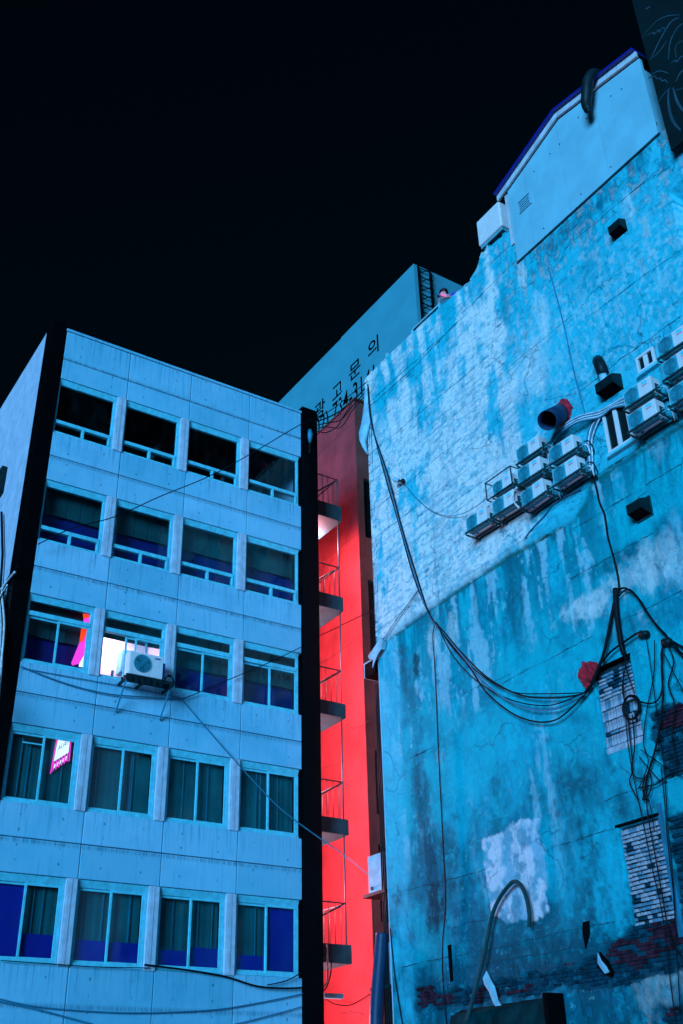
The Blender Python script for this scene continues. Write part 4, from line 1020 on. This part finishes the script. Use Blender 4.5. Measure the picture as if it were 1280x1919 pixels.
foam('foam', [(RW(1054, 764, .1), .17), (RW(1062, 768, .08), .17), (RW(1060, 780, .06), .18), (RW(1048, 787, .12), .15), (RW(1046, 770, .1), .14), (RW(1062, 760, .06), .12)], t, 1)
o = foam('red_foam', [(RW(1103, 1254, .12), .15), (RW(1112, 1252, .10), .12), (RW(1095, 1262, .10), .12), (RW(1102, 1268, .14), .13), (RW(1110, 1262, .12), .11), (RW(1100, 1280, .12), .08), (RW(1104, 1286, .12), .07), (RW(1096, 1274, .10), .07)], None, 4); tag(o, 'clump of red foam on the cable bundle beside the bricked-up window', 'foam')
# narrow windows behind the right air conditioners
def wall_window(label, pts, split):
    q = [yz(*p_) for p_ in pts]; y0, y1 = min(a[0] for a in q), max(a[0] for a in q); z0, z1 = min(a[1] for a in q), max(a[1] for a in q)
    t = thing('window', label, 'window', (DR, (y0 + y1) / 2, z0), inplace=True)
    MB().box(DR - .075, DR - .062, y0, y1, z0, z1).build('backing', 'dark', t)
    f = MB(); s = .06
    f.box(DR - .13, DR - .07, y0, y0 + s, z0, z1); f.box(DR - .13, DR - .07, y1 - s, y1, z0, z1); f.box(DR - .13, DR - .07, y0 + s, y1 - s, z1 - s, z1); f.box(DR - .13, DR - .07, y0 + s, y1 - s, z0, z0 + s)
    f.build('frame', 'acw', t, bevel=.006)
    for i in range(split): 
        yy = y0 + (y1 - y0) * (i + 1) / (split + 1); MB().box(DR - .12, DR - .077, yy - .05, yy + .05, z0 + s, z1 - s).build('mullion', 'acw', t, bevel=.006)
    MB().box(DR - .09, DR - .085, y0 + s, y1 - s, z0 + s, z1 - s).build('pane', 'glass', t)
    MB().box(DR - .16, DR - .05, y0 - .05, y1 + .05, z0 - .07, z0 - .004).build('sill', 'frame', t, bevel=.01)
wall_window('tall narrow window with white mullions behind the two right air conditioners', [(1138, 775), (1150, 855), (1215, 800)], 2)
wall_window('small white framed window above the right air conditioners', [(1200, 675), (1205, 706), (1232, 655)], 1)
# floodlight / camera with drooping wire
t = thing('wall_lamp', 'small dark spotlight on an arm with a drooping wire at the left of the wall', 'lamp', RW(757, 902), inplace=True)
MB().tube([RW(757, 901, -.02), RW(756, 902, .16)], [.08, .05], 10).build('mount', 'hood', t, True); MB().tube([RW(755, 902, .16), RW(748, 901, .22)], .028, 8).build('arm', 'hood', t); MB().tube([RW(748, 901, .22), RW(741, 899, .26), RW(738, 899, .28)], [.06, .07, .05], 10).build('head', 'sheet', t, True)
cable('thin wire drooping from the small spotlight to the leftmost air conditioner', [RW(760, 908, .07), RW(780, 932, .09), RW(810, 957, .1), RW(845, 967, .12), RW(880, 957, .2), RW(912, 935, .3)], .009, 'cableb')
# pipe bundles
for i in range(6):
    d = i * 4; j = lambda: R_.uniform(-3, 3)
    cable(['topmost white', 'second, grey', 'third, white', 'fourth, grey', 'fifth, white', 'lowest grey'][i] + ' insulated pipe of the bundle between the air conditioner clusters', [RW(1028 + j(), 862 + i * 2, .16), RW(1030 + j(), 830 + i, .2), RW(1050 + j(), 803 + d * .5, .17 + .02 * i), RW(1085 + j(), 781 + d * .5, .14 + .03 * i), RW(1125, 770 + d * .6, .16), RW(1150 + j(), 757 + d * .4, .16), RW(1178, 740 + d, .18)], .022, 'cablew' if i % 2 == 0 else 'cableb', 'insulated_pipe', 'pipe', 'pipes between the air conditioner clusters')
for i in range(4):
    j = lambda: R_.uniform(-2, 2)
    cable(['leftmost grey', 'second, white', 'third, grey', 'rightmost white'][i] + ' insulated pipe dropping beside the column of two air conditioners', [RW(1128 + j(), 772 + i * 3, .15), RW(1108 + i * 3, 795 + i * 2, .12), RW(1101 + i * 3, 825, .12), RW(1102 + i * 3, 855 + j(), .14), RW(1106 + i * 2, 882, .2)], .018, 'cablew' if i % 2 else 'cableb', 'insulated_pipe', 'pipe', 'pipes dropping beside the column of two units')
cable('white hose looping beside the lowest unit of the column of three', [RW(972, 912, .4), RW(963, 922, .5), RW(964, 940, .5), RW(974, 952, .48)], .022, 'cablew', 'hose', 'hose')
cable('white hose looping above the lone left air conditioner', [RW(925, 975, .3), RW(912, 968, .4), RW(908, 955, .42), RW(918, 948, .35)], .02, 'cableb', 'hose', 'hose')
cable('grey conduit stub slanting under the column of two air conditioners', [RW(1088, 916, .10), RW(1040, 943, .09), RW(1022, 965, .09), RW(996, 993, .08), RW(985, 1008, .08)], .016, 'cableb', 'conduit', 'conduit')
cable('dark conduit line running down the wall from below the pipe bundle', [RW(1104, 885, .1), RW(1116, 905, .09), RW(1124, 940, .03), RW(1134, 965, .03), RW(1140, 1005, .03), RW(1150, 1042, .03), RW(1158, 1075, .03), RW(1162, 1105, .04)], .022, 'cable', 'conduit', 'conduit')
cable('grey conduit running down the upper wall to the pipe bundle', [RW(1028, 500, .08), RW(1045, 560, .08), RW(1060, 620, .08), RW(1075, 690, .08), RW(1088, 740, .08), RW(1100, 785, .09)], .016, 'cableb', 'conduit', 'conduit')

# ================================================================== CABLES ON THE STAINED WALL
for i in range(3):
    j = i * 3
    cable(['left-hand black cable', 'lighter grey middle cable', 'right-hand black cable'][i] + ' of the bundle from the roof corner to the red foam', [RW(690, 720, .12), RW(697, 790 + j, .12), RW(722 + j, 890, .12 + .02 * i), RW(748 + j * .6, 980, .12), RW(776 + j, 1080, .12), RW(806, 1152, .10), RW(834, 1185 + j, .09), RW(868 + j * 2, 1225 + j * 4, .10), RW(915, 1270 + j * 5, .12), RW(975, 1302 + j * 7, .13), RW(1040, 1308 + j * 7, .14), RW(1098, 1300, .14)], .017, 'cableb' if i == 1 else 'cable', group='main cable bundle on the stained wall')
for i in range(2):
    cable(['upper', 'lowest'][i] + ' black cable sagging below the main bundle towards the red foam', [RW(818, 1165, .10), RW(850, 1215 + i * 14, .10), RW(900, 1262 + i * 18, .11), RW(960, 1296 + i * 16, .12), RW(1030, 1300 + i * 22, .12), RW(1096, 1298, .12)], .012, 'cable', group='sagging cables below the main bundle')
cable('thick black cable rising from the red foam over the upper bricked-up window', [RW(1096, 1300, .12), RW(1108, 1285, .14), RW(1120, 1258, .15), RW(1132, 1225, .14), RW(1142, 1180, .12), RW(1152, 1130, .10), RW(1160, 1102, .08)], .032, 'cable')
cable('black cable from the red foam bundle to the insulator right of it', [RW(1122, 1250, .14), RW(1145, 1222, .12), RW(1175, 1200, .12), RW(1198, 1186, .12), RW(1212, 1192, .1)], .020, 'cable')
cable('thick bundled trunk cable standing above the upper bricked-up window', [RW(1154, 1103, .08), RW(1157, 1150, .10), RW(1164, 1200, .10), RW(1170, 1226, .08)], .055, 'cable')
cable('black cable arching from the trunk top towards the right edge', [RW(1160, 1106, .08), RW(1172, 1102, .1), RW(1192, 1115, .1), RW(1210, 1142, .1), RW(1230, 1170, .09), RW(1256, 1198, .08), RW(1285, 1215, .08)], .020, 'cable')
cable('second black cable arching from the trunk to the bracket at the right', [RW(1158, 1120, .08), RW(1178, 1104, .11), RW(1200, 1124, .11), RW(1222, 1160, .1), RW(1250, 1190, .1)], .014, 'cable')
cable('black cable dropping from the right bracket and curling to the coil', [RW(1244, 1206, .1), RW(1240, 1230, .11), RW(1243, 1270, .12), RW(1238, 1305, .12), RW(1222, 1318, .12), RW(1200, 1315, .1)], .016, 'cable')
cable('black cable dropping from the right bracket down past the brick patch', [RW(1243, 1208, .1), RW(1241, 1250, .13), RW(1243, 1310, .12), RW(1236, 1370, .1), RW(1226, 1415, .1), RW(1214, 1455, .1), RW(1206, 1500, .1)], .020, 'cable')
cable('thin straight wire from the insulator slanting down to the brick patch', [RW(1212, 1196, .1), RW(1222, 1260, .09), RW(1234, 1350, .09), RW(1246, 1440, .09), RW(1252, 1540, .09), RW(1262, 1640, .09), RW(1268, 1760, .09), RW(1276, 1900, .09)], .009, 'cable')
cable('thin wire slanting right below the bracket towards the picture edge', [RW(1246, 1226, .1), RW(1264, 1262, .1), RW(1290, 1312, .1)], .010, 'cable')
cable('thin wire running down over the lower bricked-up window', [RW(1168, 1240, .1), RW(1172, 1330, .11), RW(1180, 1410, .10), RW(1192, 1475, .10), RW(1206, 1540, .1), RW(1222, 1620, .1), RW(1240, 1700, .1), RW(1248, 1760, .1), RW(1260, 1860, .1), RW(1268, 1925, .1)], .010, 'cable')
cable('second thin wire crossing the lower bricked-up window', [RW(1186, 1340, .12), RW(1190, 1400, .12), RW(1184, 1440, .11), RW(1192, 1456, .11), RW(1212, 1466, .1), RW(1214, 1520, .1), RW(1230, 1610, .1), RW(1246, 1700, .1), RW(1258, 1760, .1), RW(1284, 1800, .1)], .012, 'cable')
cable('loose loop of wire hanging beside the brick patch', [RW(1206, 1500, .1), RW(1215, 1492, .11), RW(1222, 1470, .11), RW(1218, 1448, .11), RW(1208, 1462, .1), RW(1206, 1485, .1), RW(1218, 1502, .1)], .012, 'cable')
cl = MB()
for i in range(6):
    q = RW(1186, 1325, .09 + .012 * (i % 3)); ra_ = .20 + R_.uniform(-.02, .02)
    cl.tube([q + Vector((R_.uniform(-.004, .004), ra_ * math.cos(a * math.pi / 12) + .01 * i, (ra_ + .02) * math.sin(a * math.pi / 12))) for a in range(24)], .012, 5, closed=True)
o = cl.build('cable_coil', 'cable', None, True); tag(o, 'round coil of black cable hanging on the upper bricked-up window', 'cable coil')
for lab, u, v in (('cable insulator bracket right of the trunk cable', 1207, 1188), ('cable bracket near the right edge holding the dropping cables', 1250, 1203)):
    t = thing('cable_bracket', lab, 'bracket', RW(u, v), inplace=True)
    MB().tube([RW(u - 7, v + 1, .09), RW(u + 8, v - 1, .09)], .06, 10).build('insulator', 'hood', t, True); MB().box(DR - .09, DR + .01, RW(u, v).y - .02, RW(u, v).y + .02, RW(u, v).z - .05, RW(u, v).z + .05).build('arm', 'steel', t)
    MB().tube([RW(u - 9, v + 1.4, .09), RW(u - 7.2, v + 1, .09)], .045, 8).build('cap', 'sheet', t, True)
cable('thin black wire hanging the whole height of the lower left wall', [RW(815, 1172, .09), RW(812, 1195, .08), RW(815, 1240, .05), RW(819, 1320, .05), RW(822, 1400, .05), RW(827, 1500, .05), RW(832, 1600, .05), RW(836, 1690, .05), RW(830, 1770, .05), RW(831, 1840, .05), RW(838, 1925, .05)], .011, 'cable')
for k, (du, l) in enumerate(((0, 'darker'), (4, 'lighter'))):
    cable('%s thin stay wire from the small canopy up to the cable bundle' % l, [RW(708 + du, 1214, .10), RW(745 + du, 1160, .1), RW(784 + du * .3, 1106, .12)], .008, 'cable' if k == 0 else 'cableb')
for i in range(3):
    cable(['black', 'pale inner', 'pale outer'][i] + ' cable running down the far edge of the stained wall', [on_x(686 + i * 5, 740 + i * 30, DR - .05 - .02 * i), on_x(695 + i * 3, 900, DR - .05), on_x(701 + i * 3, 1050, DR - .05), on_x(708 + i * 2, 1230, DR - .05)], .012, 'cableb' if i else 'cable', group='cables down the far edge of the stained wall')
for i in range(3):
    cable(['nearest', 'middle', 'farthest'][i] + ' black cable running down the far end beside the gap', [Vector((DR + .02, YE + .10 + .05 * i, 9.6)), Vector((DR + .0, YE + .08 + .07 * i, 6)), Vector((DR, YE + .12 + .06 * i, 3)), Vector((DR - .02, YE + .06 + .1 * i, .2))], .018, 'cable', group='cables on the far end of the stained building')
cable('thin wire slanting out from the foot of the far wall edge', [RW(732, 1740, .03), RW(741, 1830, .04), RW(756, 1925, .05)], .012, 'cable')
# looser tangle at the right edge
TG = [('kinked wire hanging right of the cable coil', [(1228, 1200), (1226, 1262), (1214, 1330), (1206, 1392), (1216, 1430), (1198, 1478)]),
      ('wire looping under the right cable bracket', [(1252, 1206), (1262, 1240), (1254, 1282), (1266, 1322), (1260, 1380), (1272, 1430)]),
      ('stiff wire end poking out left of the brick patch', [(1201, 1404), (1222, 1420), (1240, 1432)]),
      ('crossing stiff wire below the brick patch corner', [(1200, 1418), (1216, 1440), (1238, 1466)]),
      ('wire crossing the brick patch to the right edge', [(1222, 1418), (1250, 1440), (1290, 1462)]),
      ('wire running along the crack towards the right edge', [(1200, 1476), (1230, 1470), (1256, 1452), (1290, 1440)]),
      ('wire dropping beside the trunk cable over the bricked window', [(1166, 1200), (1172, 1240), (1168, 1290), (1176, 1330), (1180, 1380), (1186, 1440), (1180, 1466), (1196, 1500)]),
      ('wire curling up from the coil to the trunk cable', [(1190, 1300), (1178, 1268), (1174, 1240), (1180, 1228)]),
      ('vertical wire over the brick strip at the right edge', [(1240, 1440), (1247, 1500), (1252, 1580), (1262, 1680), (1270, 1790)]),
      ('short broken wire hanging over the lower window lintel', [(1218, 1508), (1222, 1530), (1226, 1556)]),
      ('wire arching right from the right bracket to the picture edge', [(1250, 1196), (1262, 1206), (1276, 1222), (1295, 1232)]),
      ('second wire arching right just below the bracket', [(1250, 1206), (1266, 1214), (1280, 1232), (1295, 1244)])]
for i, (lab, P) in enumerate(TG):
    cable(lab, [RW(u + R_.uniform(-1.5, 1.5), v, .06 + .06 * R_.random()) for u, v in P], [.010, .014, .008, .009, .008, .012, .012, .011, .010, .009, .02, .016][i], 'cable', 'loose_wire', 'wire', 'tangled wires at the right edge')
# curved hose
o = MB().tube(smooth_path([RW(876, 1915, .35), RW(893, 1850, .30), RW(908, 1790, .24), RW(922, 1720, .2), RW(936, 1685, .2), RW(955, 1659, .2), RW(966, 1652, .2), RW(978, 1660, .2), RW(988, 1685, .2), RW(993, 1715, .2), RW(992, 1737, .2)]), .040, 10).build('hose', 'hose', None, True)
tag(o, 'thick dark green hose arching over the bare plaster patch', 'hose')
# loose sheets and tarpaulin
def leaf(name, label, pts, off, cat, mat='sheet', th=.012, bend=.1):
    P = [yz(*q) for q in pts]; n = len(P); cy = sum(q[0] for q in P) / n; cz_ = sum(q[1] for q in P) / n
    m = MB()
    for s in (0, th):
        m.v += [(DR - off - s - bend * ((q[0] - cy) ** 2 - (q[1] - cz_) ** 2) - .12 * (q[1] - cz_), q[0], q[1]) for q in P]; m.v.append((DR - off - s - bend * .2, cy, cz_))
    k = n + 1
    for i in range(n):
        j = (i + 1) % n; m.f += [(i, j, n), (k + j, k + i, k + n), (i, i + k, j + k, j)]
    o = m.build(name, mat); tag(o, label, cat)
leaf('loose_sheet', 'narrow pale strip of sheet hanging off the broken brick at the bottom', [(926, 1820), (933, 1836), (940, 1850), (944, 1875), (949, 1884), (940, 1890), (934, 1880), (929, 1860), (921, 1846), (919, 1834)], .14, 'sheet')
leaf('loose_plate', 'small pointed grey plate leaning on the brick under the pointed hole', [(1128, 1786), (1134, 1800), (1143, 1812), (1147, 1822), (1139, 1825), (1134, 1818), (1127, 1806)], .06, 'plate', 'sheet')
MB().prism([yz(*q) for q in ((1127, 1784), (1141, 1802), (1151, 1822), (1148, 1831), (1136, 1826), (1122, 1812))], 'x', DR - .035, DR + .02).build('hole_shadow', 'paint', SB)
crack([(960, 1832), (1000, 1828), (1030, 1815), (1080, 1808), (1125, 1800)], .07); crack([(1045, 1812), (1085, 1804), (1120, 1800)], .035, 'brick3')
crack([(1170, 1838), (1200, 1840), (1206, 1850)], .03)
# canvas awning at the foot
t = thing('canvas_awning', 'dark green canvas awning at the foot of the stained wall', 'awning', RW(960, 1915), inplace=True)
A0, A1 = yz(868, 1903), yz(1050, 1868)
y0, y1, za = A1[0], A0[0], A1[1]
n = 12; m = MB()
for i in range(n + 1):
    y = y0 + (y1 - y0) * i / n; w_ = .02 * math.sin(i * 2.1)
    m.v += [(DR - .02, y, za + .02 + w_ * .3), (DR - .30, y, za - .10 + w_), (DR - .42, y, za - .5 + w_), (DR - .43, y, za - .8)]
for i in range(n):
    for k in range(3): m.f.append((4 * i + k, 4 * i + 4 + k, 4 * i + 5 + k, 4 * i + 1 + k))
m.build('canvas', 'tarp', t, True)
MB().box(DR - .44, DR - .0, y0 - .11, y0 - .01, za - .9, za + .05).build('end_post', 'paint', t, bevel=.02)
# canopy bracket and white tarp at the far edge
t = thing('wall_canopy', 'small dark canopy with bent pale sheet at the far edge of the wall', 'canopy', (DR, 20.3, 10.1), inplace=True)
c = [on_x(686, 1242, DR - .05), on_x(707, 1223, DR - .05), on_x(716, 1250, DR - .05)]
ya, yb_, zt_ = c[0].y, 20.05, 10.30
MB().box(DR - .08, DR + .35, YE + .065, ya, 9.86, 10.22).build('box', 'paint', t); MB().box(DR - .10, DR + .38, YE + .065, ya + .03, 10.222, 10.26).build('lid', 'sheet', t, bevel=.008)
MB().box(DR - .085, DR + .36, ya + .003, ya + .03, 9.86, 10.22).build('lip', 'sheet', t)
q = [(20.55, 10.36), (20.25, 10.50), (19.98, 10.66), (19.88, 10.52), (19.96, 10.34), (20.14, 10.24), (20.38, 9.98), (20.33, 10.18), (20.5, 10.26)]
o = MB().prism(q, 'x', DR - .15, DR - .135).build('bent_sheet', 'sheet', t)
MB().prism([(19.98, 10.66), (19.88, 10.52), (19.96, 10.34), (19.9, 10.5)], 'x', DR - .134, DR - .03).build('bent_flange', 'sheet', t)
m = MB(); n = 8
rows = [(738, 686, 691, 0), (760, 684, 692, .0), (785, 680, 694, .02), (800, 677, 696, .05), (812, 675, 690, .1), (825, 676, 687, .06), (838, 682, 689, .02), (848, 690, 692, .0)]
for v, ua, ub, cu in rows:
    for i in range(n + 1):
        tt = i / n; q = on_x(ua + (ub - ua) * tt, v - tt * 12 * (1 if v < 805 else -.3), DR - .10); m.v.append((q.x - .16 * math.sin(tt * 3.14) * (.5 + cu * 4), q.y, q.z))
for r_i in range(len(rows) - 1):
    for i in range(n): m.f.append((r_i * (n + 1) + i, r_i * (n + 1) + i + 1, (r_i + 1) * (n + 1) + i + 1, (r_i + 1) * (n + 1) + i))
o = m.build('hanging_tarp', 'sheet', None, True); s = o.modifiers.new('solid', 'SOLIDIFY'); s.thickness = .012; tag(o, 'white curled tarp hanging at the roof corner of the stained wall', 'tarp')

# units on the far end, in the gap
def gap(label, z0, h, y0, y1, wl):
    t = thing('air_conditioner', label, 'air conditioner', (DR + .1, y0, z0), inplace=True, group='air conditioners in the gap')
    MB().box(DR + .02, DR + .36, y0, y1, z0, z0 + h).build('casing', 'sheet', t, bevel=.015)
    MB().box(DR + .010, DR + .0185, y0 + .12, y1 - .04, z0 + .12, z0 + h - .06).build('side_panel', 'sheet', t, bevel=.003)
    MB().box(DR - .04, DR + .42, y0 - .05, y1 + .16, z0 - .08, z0 - .01).build('rack', 'hood', t)
    MB().box(DR - .008, DR + .0185, y1 - .20, y1 - .12, z0 + .06, z0 + .13).build('valve', 'hood', t)
    MB().box(DR + .08, DR + .14, YE + .06, y0 - .052, z0 - .07, z0 - .02).build('arm', 'hood', t)
    cable(wl, [(DR + .1, y1 - .03, z0 - .08), (DR + .12, y1 - .01, z0 - .6), (DR + .1, y1 - .05, z0 - 1.1)], .009, 'cable')
gap('upper white air conditioner hung in the gap beside the red wall', 4.66, .84, 20.44, 21.12, 'thin wire hanging from the upper gap air conditioner')
gap('lower white air conditioner hung in the gap beside the red wall', 2.66, .86, 20.42, 20.95, 'thin wire hanging from the lower gap air conditioner')
o = MB().tube(smooth_path([Vector((DR - .02, YE + .27, 3.72)), Vector((DR - .06, YE + .32, 3.2)), Vector((DR - .12, YE + .48, 2.0)), Vector((DR - .14, YE + .52, .4))]), .155, 14).build('exhaust_duct', 'duct', None, True); tag(o, 'thick dark blue duct leaning in front of the lower gap air conditioner', 'duct')

# banner at the upper right
BN = thing('banner', 'dark teal banner with palm leaf line drawing at the upper right', 'banner', (DR - .3, 8.7, 17.3), inplace=True)
XB = DR - .30
MB().box(XB, XB + .04, 4.5, 8.71, 17.28, 25).build('sheet', 'banner', BN)
c7 = lambda a, b: on_x(860 + a / 3.048, b / 3.048, XB - .004)
for st, r in (([(1045, 215), (1120, 130), (1190, 92), (1265, 85)], 3), ([(1095, 345), (1150, 230), (1210, 130), (1260, 100)], 6), ([(1200, 340), (1210, 240), (1250, 160), (1290, 130)], 4), ([(1085, 450), (1120, 415), (1160, 405), (1200, 420)], 3), ([(1085, 446), (1120, 435), (1135, 450), (1150, 446), (1165, 462), (1180, 456), (1195, 474)], 4),
              ([(1200, 510), (1200, 600), (1225, 690), (1270, 745)], 8), ([(1225, 500), (1250, 580), (1290, 640)], 7), ([(1140, 590), (1170, 540), (1210, 500)], 3), ([(1240, 470), (1265, 420), (1290, 395)], 6), ([(1215, 360), (1235, 345), (1250, 350), (1270, 325), (1290, 320)], 4), ([(1075, 205), (1110, 185), (1120, 195), (1140, 172), (1150, 182), (1165, 160), (1190, 168)], 4), ([(1245, 330), (1238, 280), (1255, 245), (1290, 230)], 3), ([(1110, 330), (1150, 290), (1190, 230)], 3), ([(1068, 50), (1095, 40)], 6), ([(1230, 520), (1290, 500)], 3)):
    P = smooth_path([c7(*q) for q in st], 6); m = MB(); n = len(P)
    for i, q in enumerate(P):
        d = (P[min(i + 1, n - 1)] - P[max(i - 1, 0)]); d = Vector((0, -d.z, d.y)).normalized() * r * .0042 * (.35 + .65 * math.sin(math.pi * (i + .5) / n))
        m.v += [tuple(q + d), tuple(q - d), (q.x + .003, q.y - d.y, q.z - d.z), (q.x + .003, q.y + d.y, q.z + d.z)]
    for i in range(n - 1):
        for k in range(4): m.f.append((4 * i + k, 4 * i + (k + 1) % 4, 4 * i + 4 + (k + 1) % 4, 4 * i + 4 + k))
    m.build('leaf_stroke', 'line', BN)

# ================================================================== CABLES ACROSS THE FACADE AND THE GAP
cable('long black cable crossing the upper facade to the roof corner', [LF(70, 1020, .25), LF(135, 990, .35), LF(215, 968, .45), LF(300, 930, .6), LF(390, 893, .8), LF(470, 850, 1.0), LF(565, 794, 1.2), on_x(620, 768, DR - .3), on_x(688, 716, DR - .1)], .013)
for i, (a, b, l) in enumerate(((0, 0, 'upper'), (8, 9, 'middle'), (14, 16, 'lowest'))):
    cable('%s cable of the tangle between pilaster top and roof corner' % l, [LF(588, 790 + a, .2), on_y(610, 784 + b, 21.4), on_y(640, 768 + b * 2, 20.9), on_y(662, 752 + b, 20.6), on_x(688, 724 + a, DR - .05)], .020 - .003 * i, group='cables between pilaster and roof corner')
cable('drooping loop of cable in front of the tower lettering', [LF(590, 806, .15), on_y(608, 811, 21.3), on_y(630, 800, 21.2), on_y(648, 775, 20.9), on_y(660, 757, 20.6)], .016)
cable('cable from the right pilaster down to a hook on the facade', [LF(565, 1212, .10), LF(500, 1243, .12), LF(420, 1277, .12), LF(340, 1311, .06)], .012)
cable('grey tube standing in for a cable shadow from the facade hook to the right pilaster, then on across the gap', [LF(340, 1311, .06), LF(380, 1358, .05), LF(430, 1415, .08), LF(480, 1470, .1), LF(530, 1520, .15), LF(600, 1572, .3), on_y(650, 1606, 21.6), on_y(690, 1638, 21.2), on_y(723, 1668, 20.7)], .014, 'cableb')  # on the facade this tube models a shadow cast by the cable
cable('grey cable sagging along the facade under the lit window', [LF(36, 1248, .04), LF(120, 1280, .05), LF(200, 1300, .06), LF(270, 1306, .06), LF(340, 1310, .05)], .016, 'cableb')
cable('thinner grey cable above it on the facade under the lit window', [LF(40, 1252, .03), LF(140, 1270, .04), LF(240, 1288, .04), LF(340, 1308, .04)], .010, 'cableb')
cable('black cable drooping below the lowest windows at the right', [LF(270, 1808, .07), LF(350, 1818, .08), LF(420, 1830, .08), LF(480, 1848, .1), LF(530, 1852, .1), LF(567, 1851, .12)], .022)
cable('short black cable rising to the pilaster below the lowest windows', [LF(500, 1846, .09), LF(535, 1838, .09), LF(566, 1822, .12)], .014)
cable('thin black cable clipped along the sill of the lowest windows', [LF(0, 1800, .08), LF(90, 1806, .08), LF(180, 1812, .08), LF(280, 1814, .08)], .010)
cable('grey line sagging across the bottom of the facade', [LF(-20, 1873, .06), LF(40, 1885, .07), LF(100, 1900, .07), LF(190, 1925, .06)], .018, 'cableb')  # this and the next two: thin grey tubes over the bottom panels
cable('long grey line sagging across the bottom panels to the pilaster', [LF(-10, 1870, .04), LF(80, 1888, .05), LF(240, 1898, .05), LF(390, 1893, .05), LF(480, 1880, .05), LF(567, 1862, .06)], .014, 'cableb')
cable('lowest grey line sagging across the bottom right panels', [LF(390, 1930, .04), LF(470, 1912, .05), LF(567, 1886, .06)], .012, 'cableb')
# cables on the left side wall
for i in range(5):
    sx = 5.56 - .03 - .02 * i
    cable(['dark', 'pale', 'second dark', 'second pale', 'third dark'][i] + ' cable hanging on the left side wall of the concrete building', [on_x(34 - i * 7, 1060 + i * 12, sx), on_x(16 - i * 5, 1080 + i * 12, sx), on_x(6 - i * 3, 1110, sx - .02), on_x(10 - i * 3, 1170, sx), on_x(4 - i * 2, 1240, sx), on_x(-6, 1330, sx)], [.016, .03, .014, .022, .014][i], ['cable', 'cablew', 'cable', 'cablew', 'cable'][i], group='cables on the left side wall')
t = thing('meter_box', 'dark broken fitting with white pipe on the left side wall', 'fitting', on_x(6, 900, 5.54), inplace=True)
q = on_x(4, 900, 5.55); MB().box(5.42, 5.57, q.y - .25, q.y + .5, q.z - .5, q.z + .3).build('box', 'hood', t, bevel=.02)
MB().tube([on_x(2, 960, 5.5), on_x(4, 1040, 5.5), on_x(0, 1100, 5.5)], .03, 8).build('pipe', 'cable', t)
# conduit and small bits on the right pilaster and in the gap
cable('white conduit bending at the foot of the landings', [on_y(612, 1770, 22.5), on_y(613, 1820, 22.5), on_y(611, 1842, 22.45), on_y(604, 1850, 22.3)], .022, 'cablew', 'conduit', 'conduit')
cable('dark conduit hooking below the lowest landing', [on_y(620, 1800, 22.55), on_y(619, 1822, 22.5), on_y(612, 1848, 22.45), on_y(604, 1858, 22.3)], .014, 'cable', 'conduit', 'conduit')
a, b = on_y(607, 1861, 22.7), on_y(645, 1866, 22.7)
o = MB().box(a.x, b.x, 22.7, 22.9, b.z - .06, b.z + .04).build('steel_channel', 'steelb'); tag(o, 'short steel channel across the gap below the lowest landing', 'channel')
cable('thin wire drooping across the lower red wall', [on_x(607, 1870, 15.9), on_x(625, 1881, 16.1), on_x(655, 1884, 16.2), on_x(680, 1872, 16.2), on_x(702, 1858, 16.0)], .012, 'cable')
cable('wire slanting across the red wall below the second landing', [on_x(597, 1192, 16.3), on_x(640, 1172, 16.3), on_x(703, 1142, 16.3)], .010, 'cable')
def red_crack(P, w):
    m = MB(); Q = smooth_path([on_x(u, v, 16.499) for u, v in P], 7); n = len(Q)
    for q in Q:
        ww = w * R_.uniform(.3, 1.2); j = R_.uniform(-.02, .02); m.v += [(16.494, q.y, q.z + j + ww), (16.494, q.y, q.z + j - ww), (16.51, q.y, q.z + j - ww), (16.51, q.y, q.z + j + ww)]
    for i in range(n - 1):
        for k in range(4): m.f.append((4 * i + k, 4 * i + (k + 1) % 4, 4 * i + 4 + (k + 1) % 4, 4 * i + 4 + k))
    m.build('crack', 'brown', RB)
for P in ([(600, 1055), (640, 1025), (668, 1003)], [(598, 1245), (640, 1218), (680, 1190)], [(655, 1145), (668, 1128), (676, 1118)], [(648, 1240), (652, 1262), (648, 1290)], [(645, 1360), (660, 1348), (675, 1335)], [(603, 1440), (640, 1428), (668, 1415)], [(650, 1372), (664, 1366), (690, 1352)], [(612, 1700), (614, 1690), (620, 1684)], [(640, 1900), (662, 1896), (690, 1905)]):
    red_crack(P, .012)
t = thing('pilaster_lamp', 'small blue-lit fitting on the top of the right pilaster', 'fitting', LF(580, 830, .1), inplace=True)
q = LF(579, 812, .11); MB().tube([(q.x, q.y - .02, q.z - .35), (q.x, q.y - .05, q.z - .1), (q.x, q.y - .03, q.z + .1)], [.04, .085, .05], 10).build('shade', 'cableb', t, True); MB().box(q.x - .02, q.x + .02, q.y - .02, q.y + .02, q.z - .7, q.z - .36).build('arm', 'hood', t)

for o in bpy.data.objects:
    if '_inplace' in o: del o['_inplace']
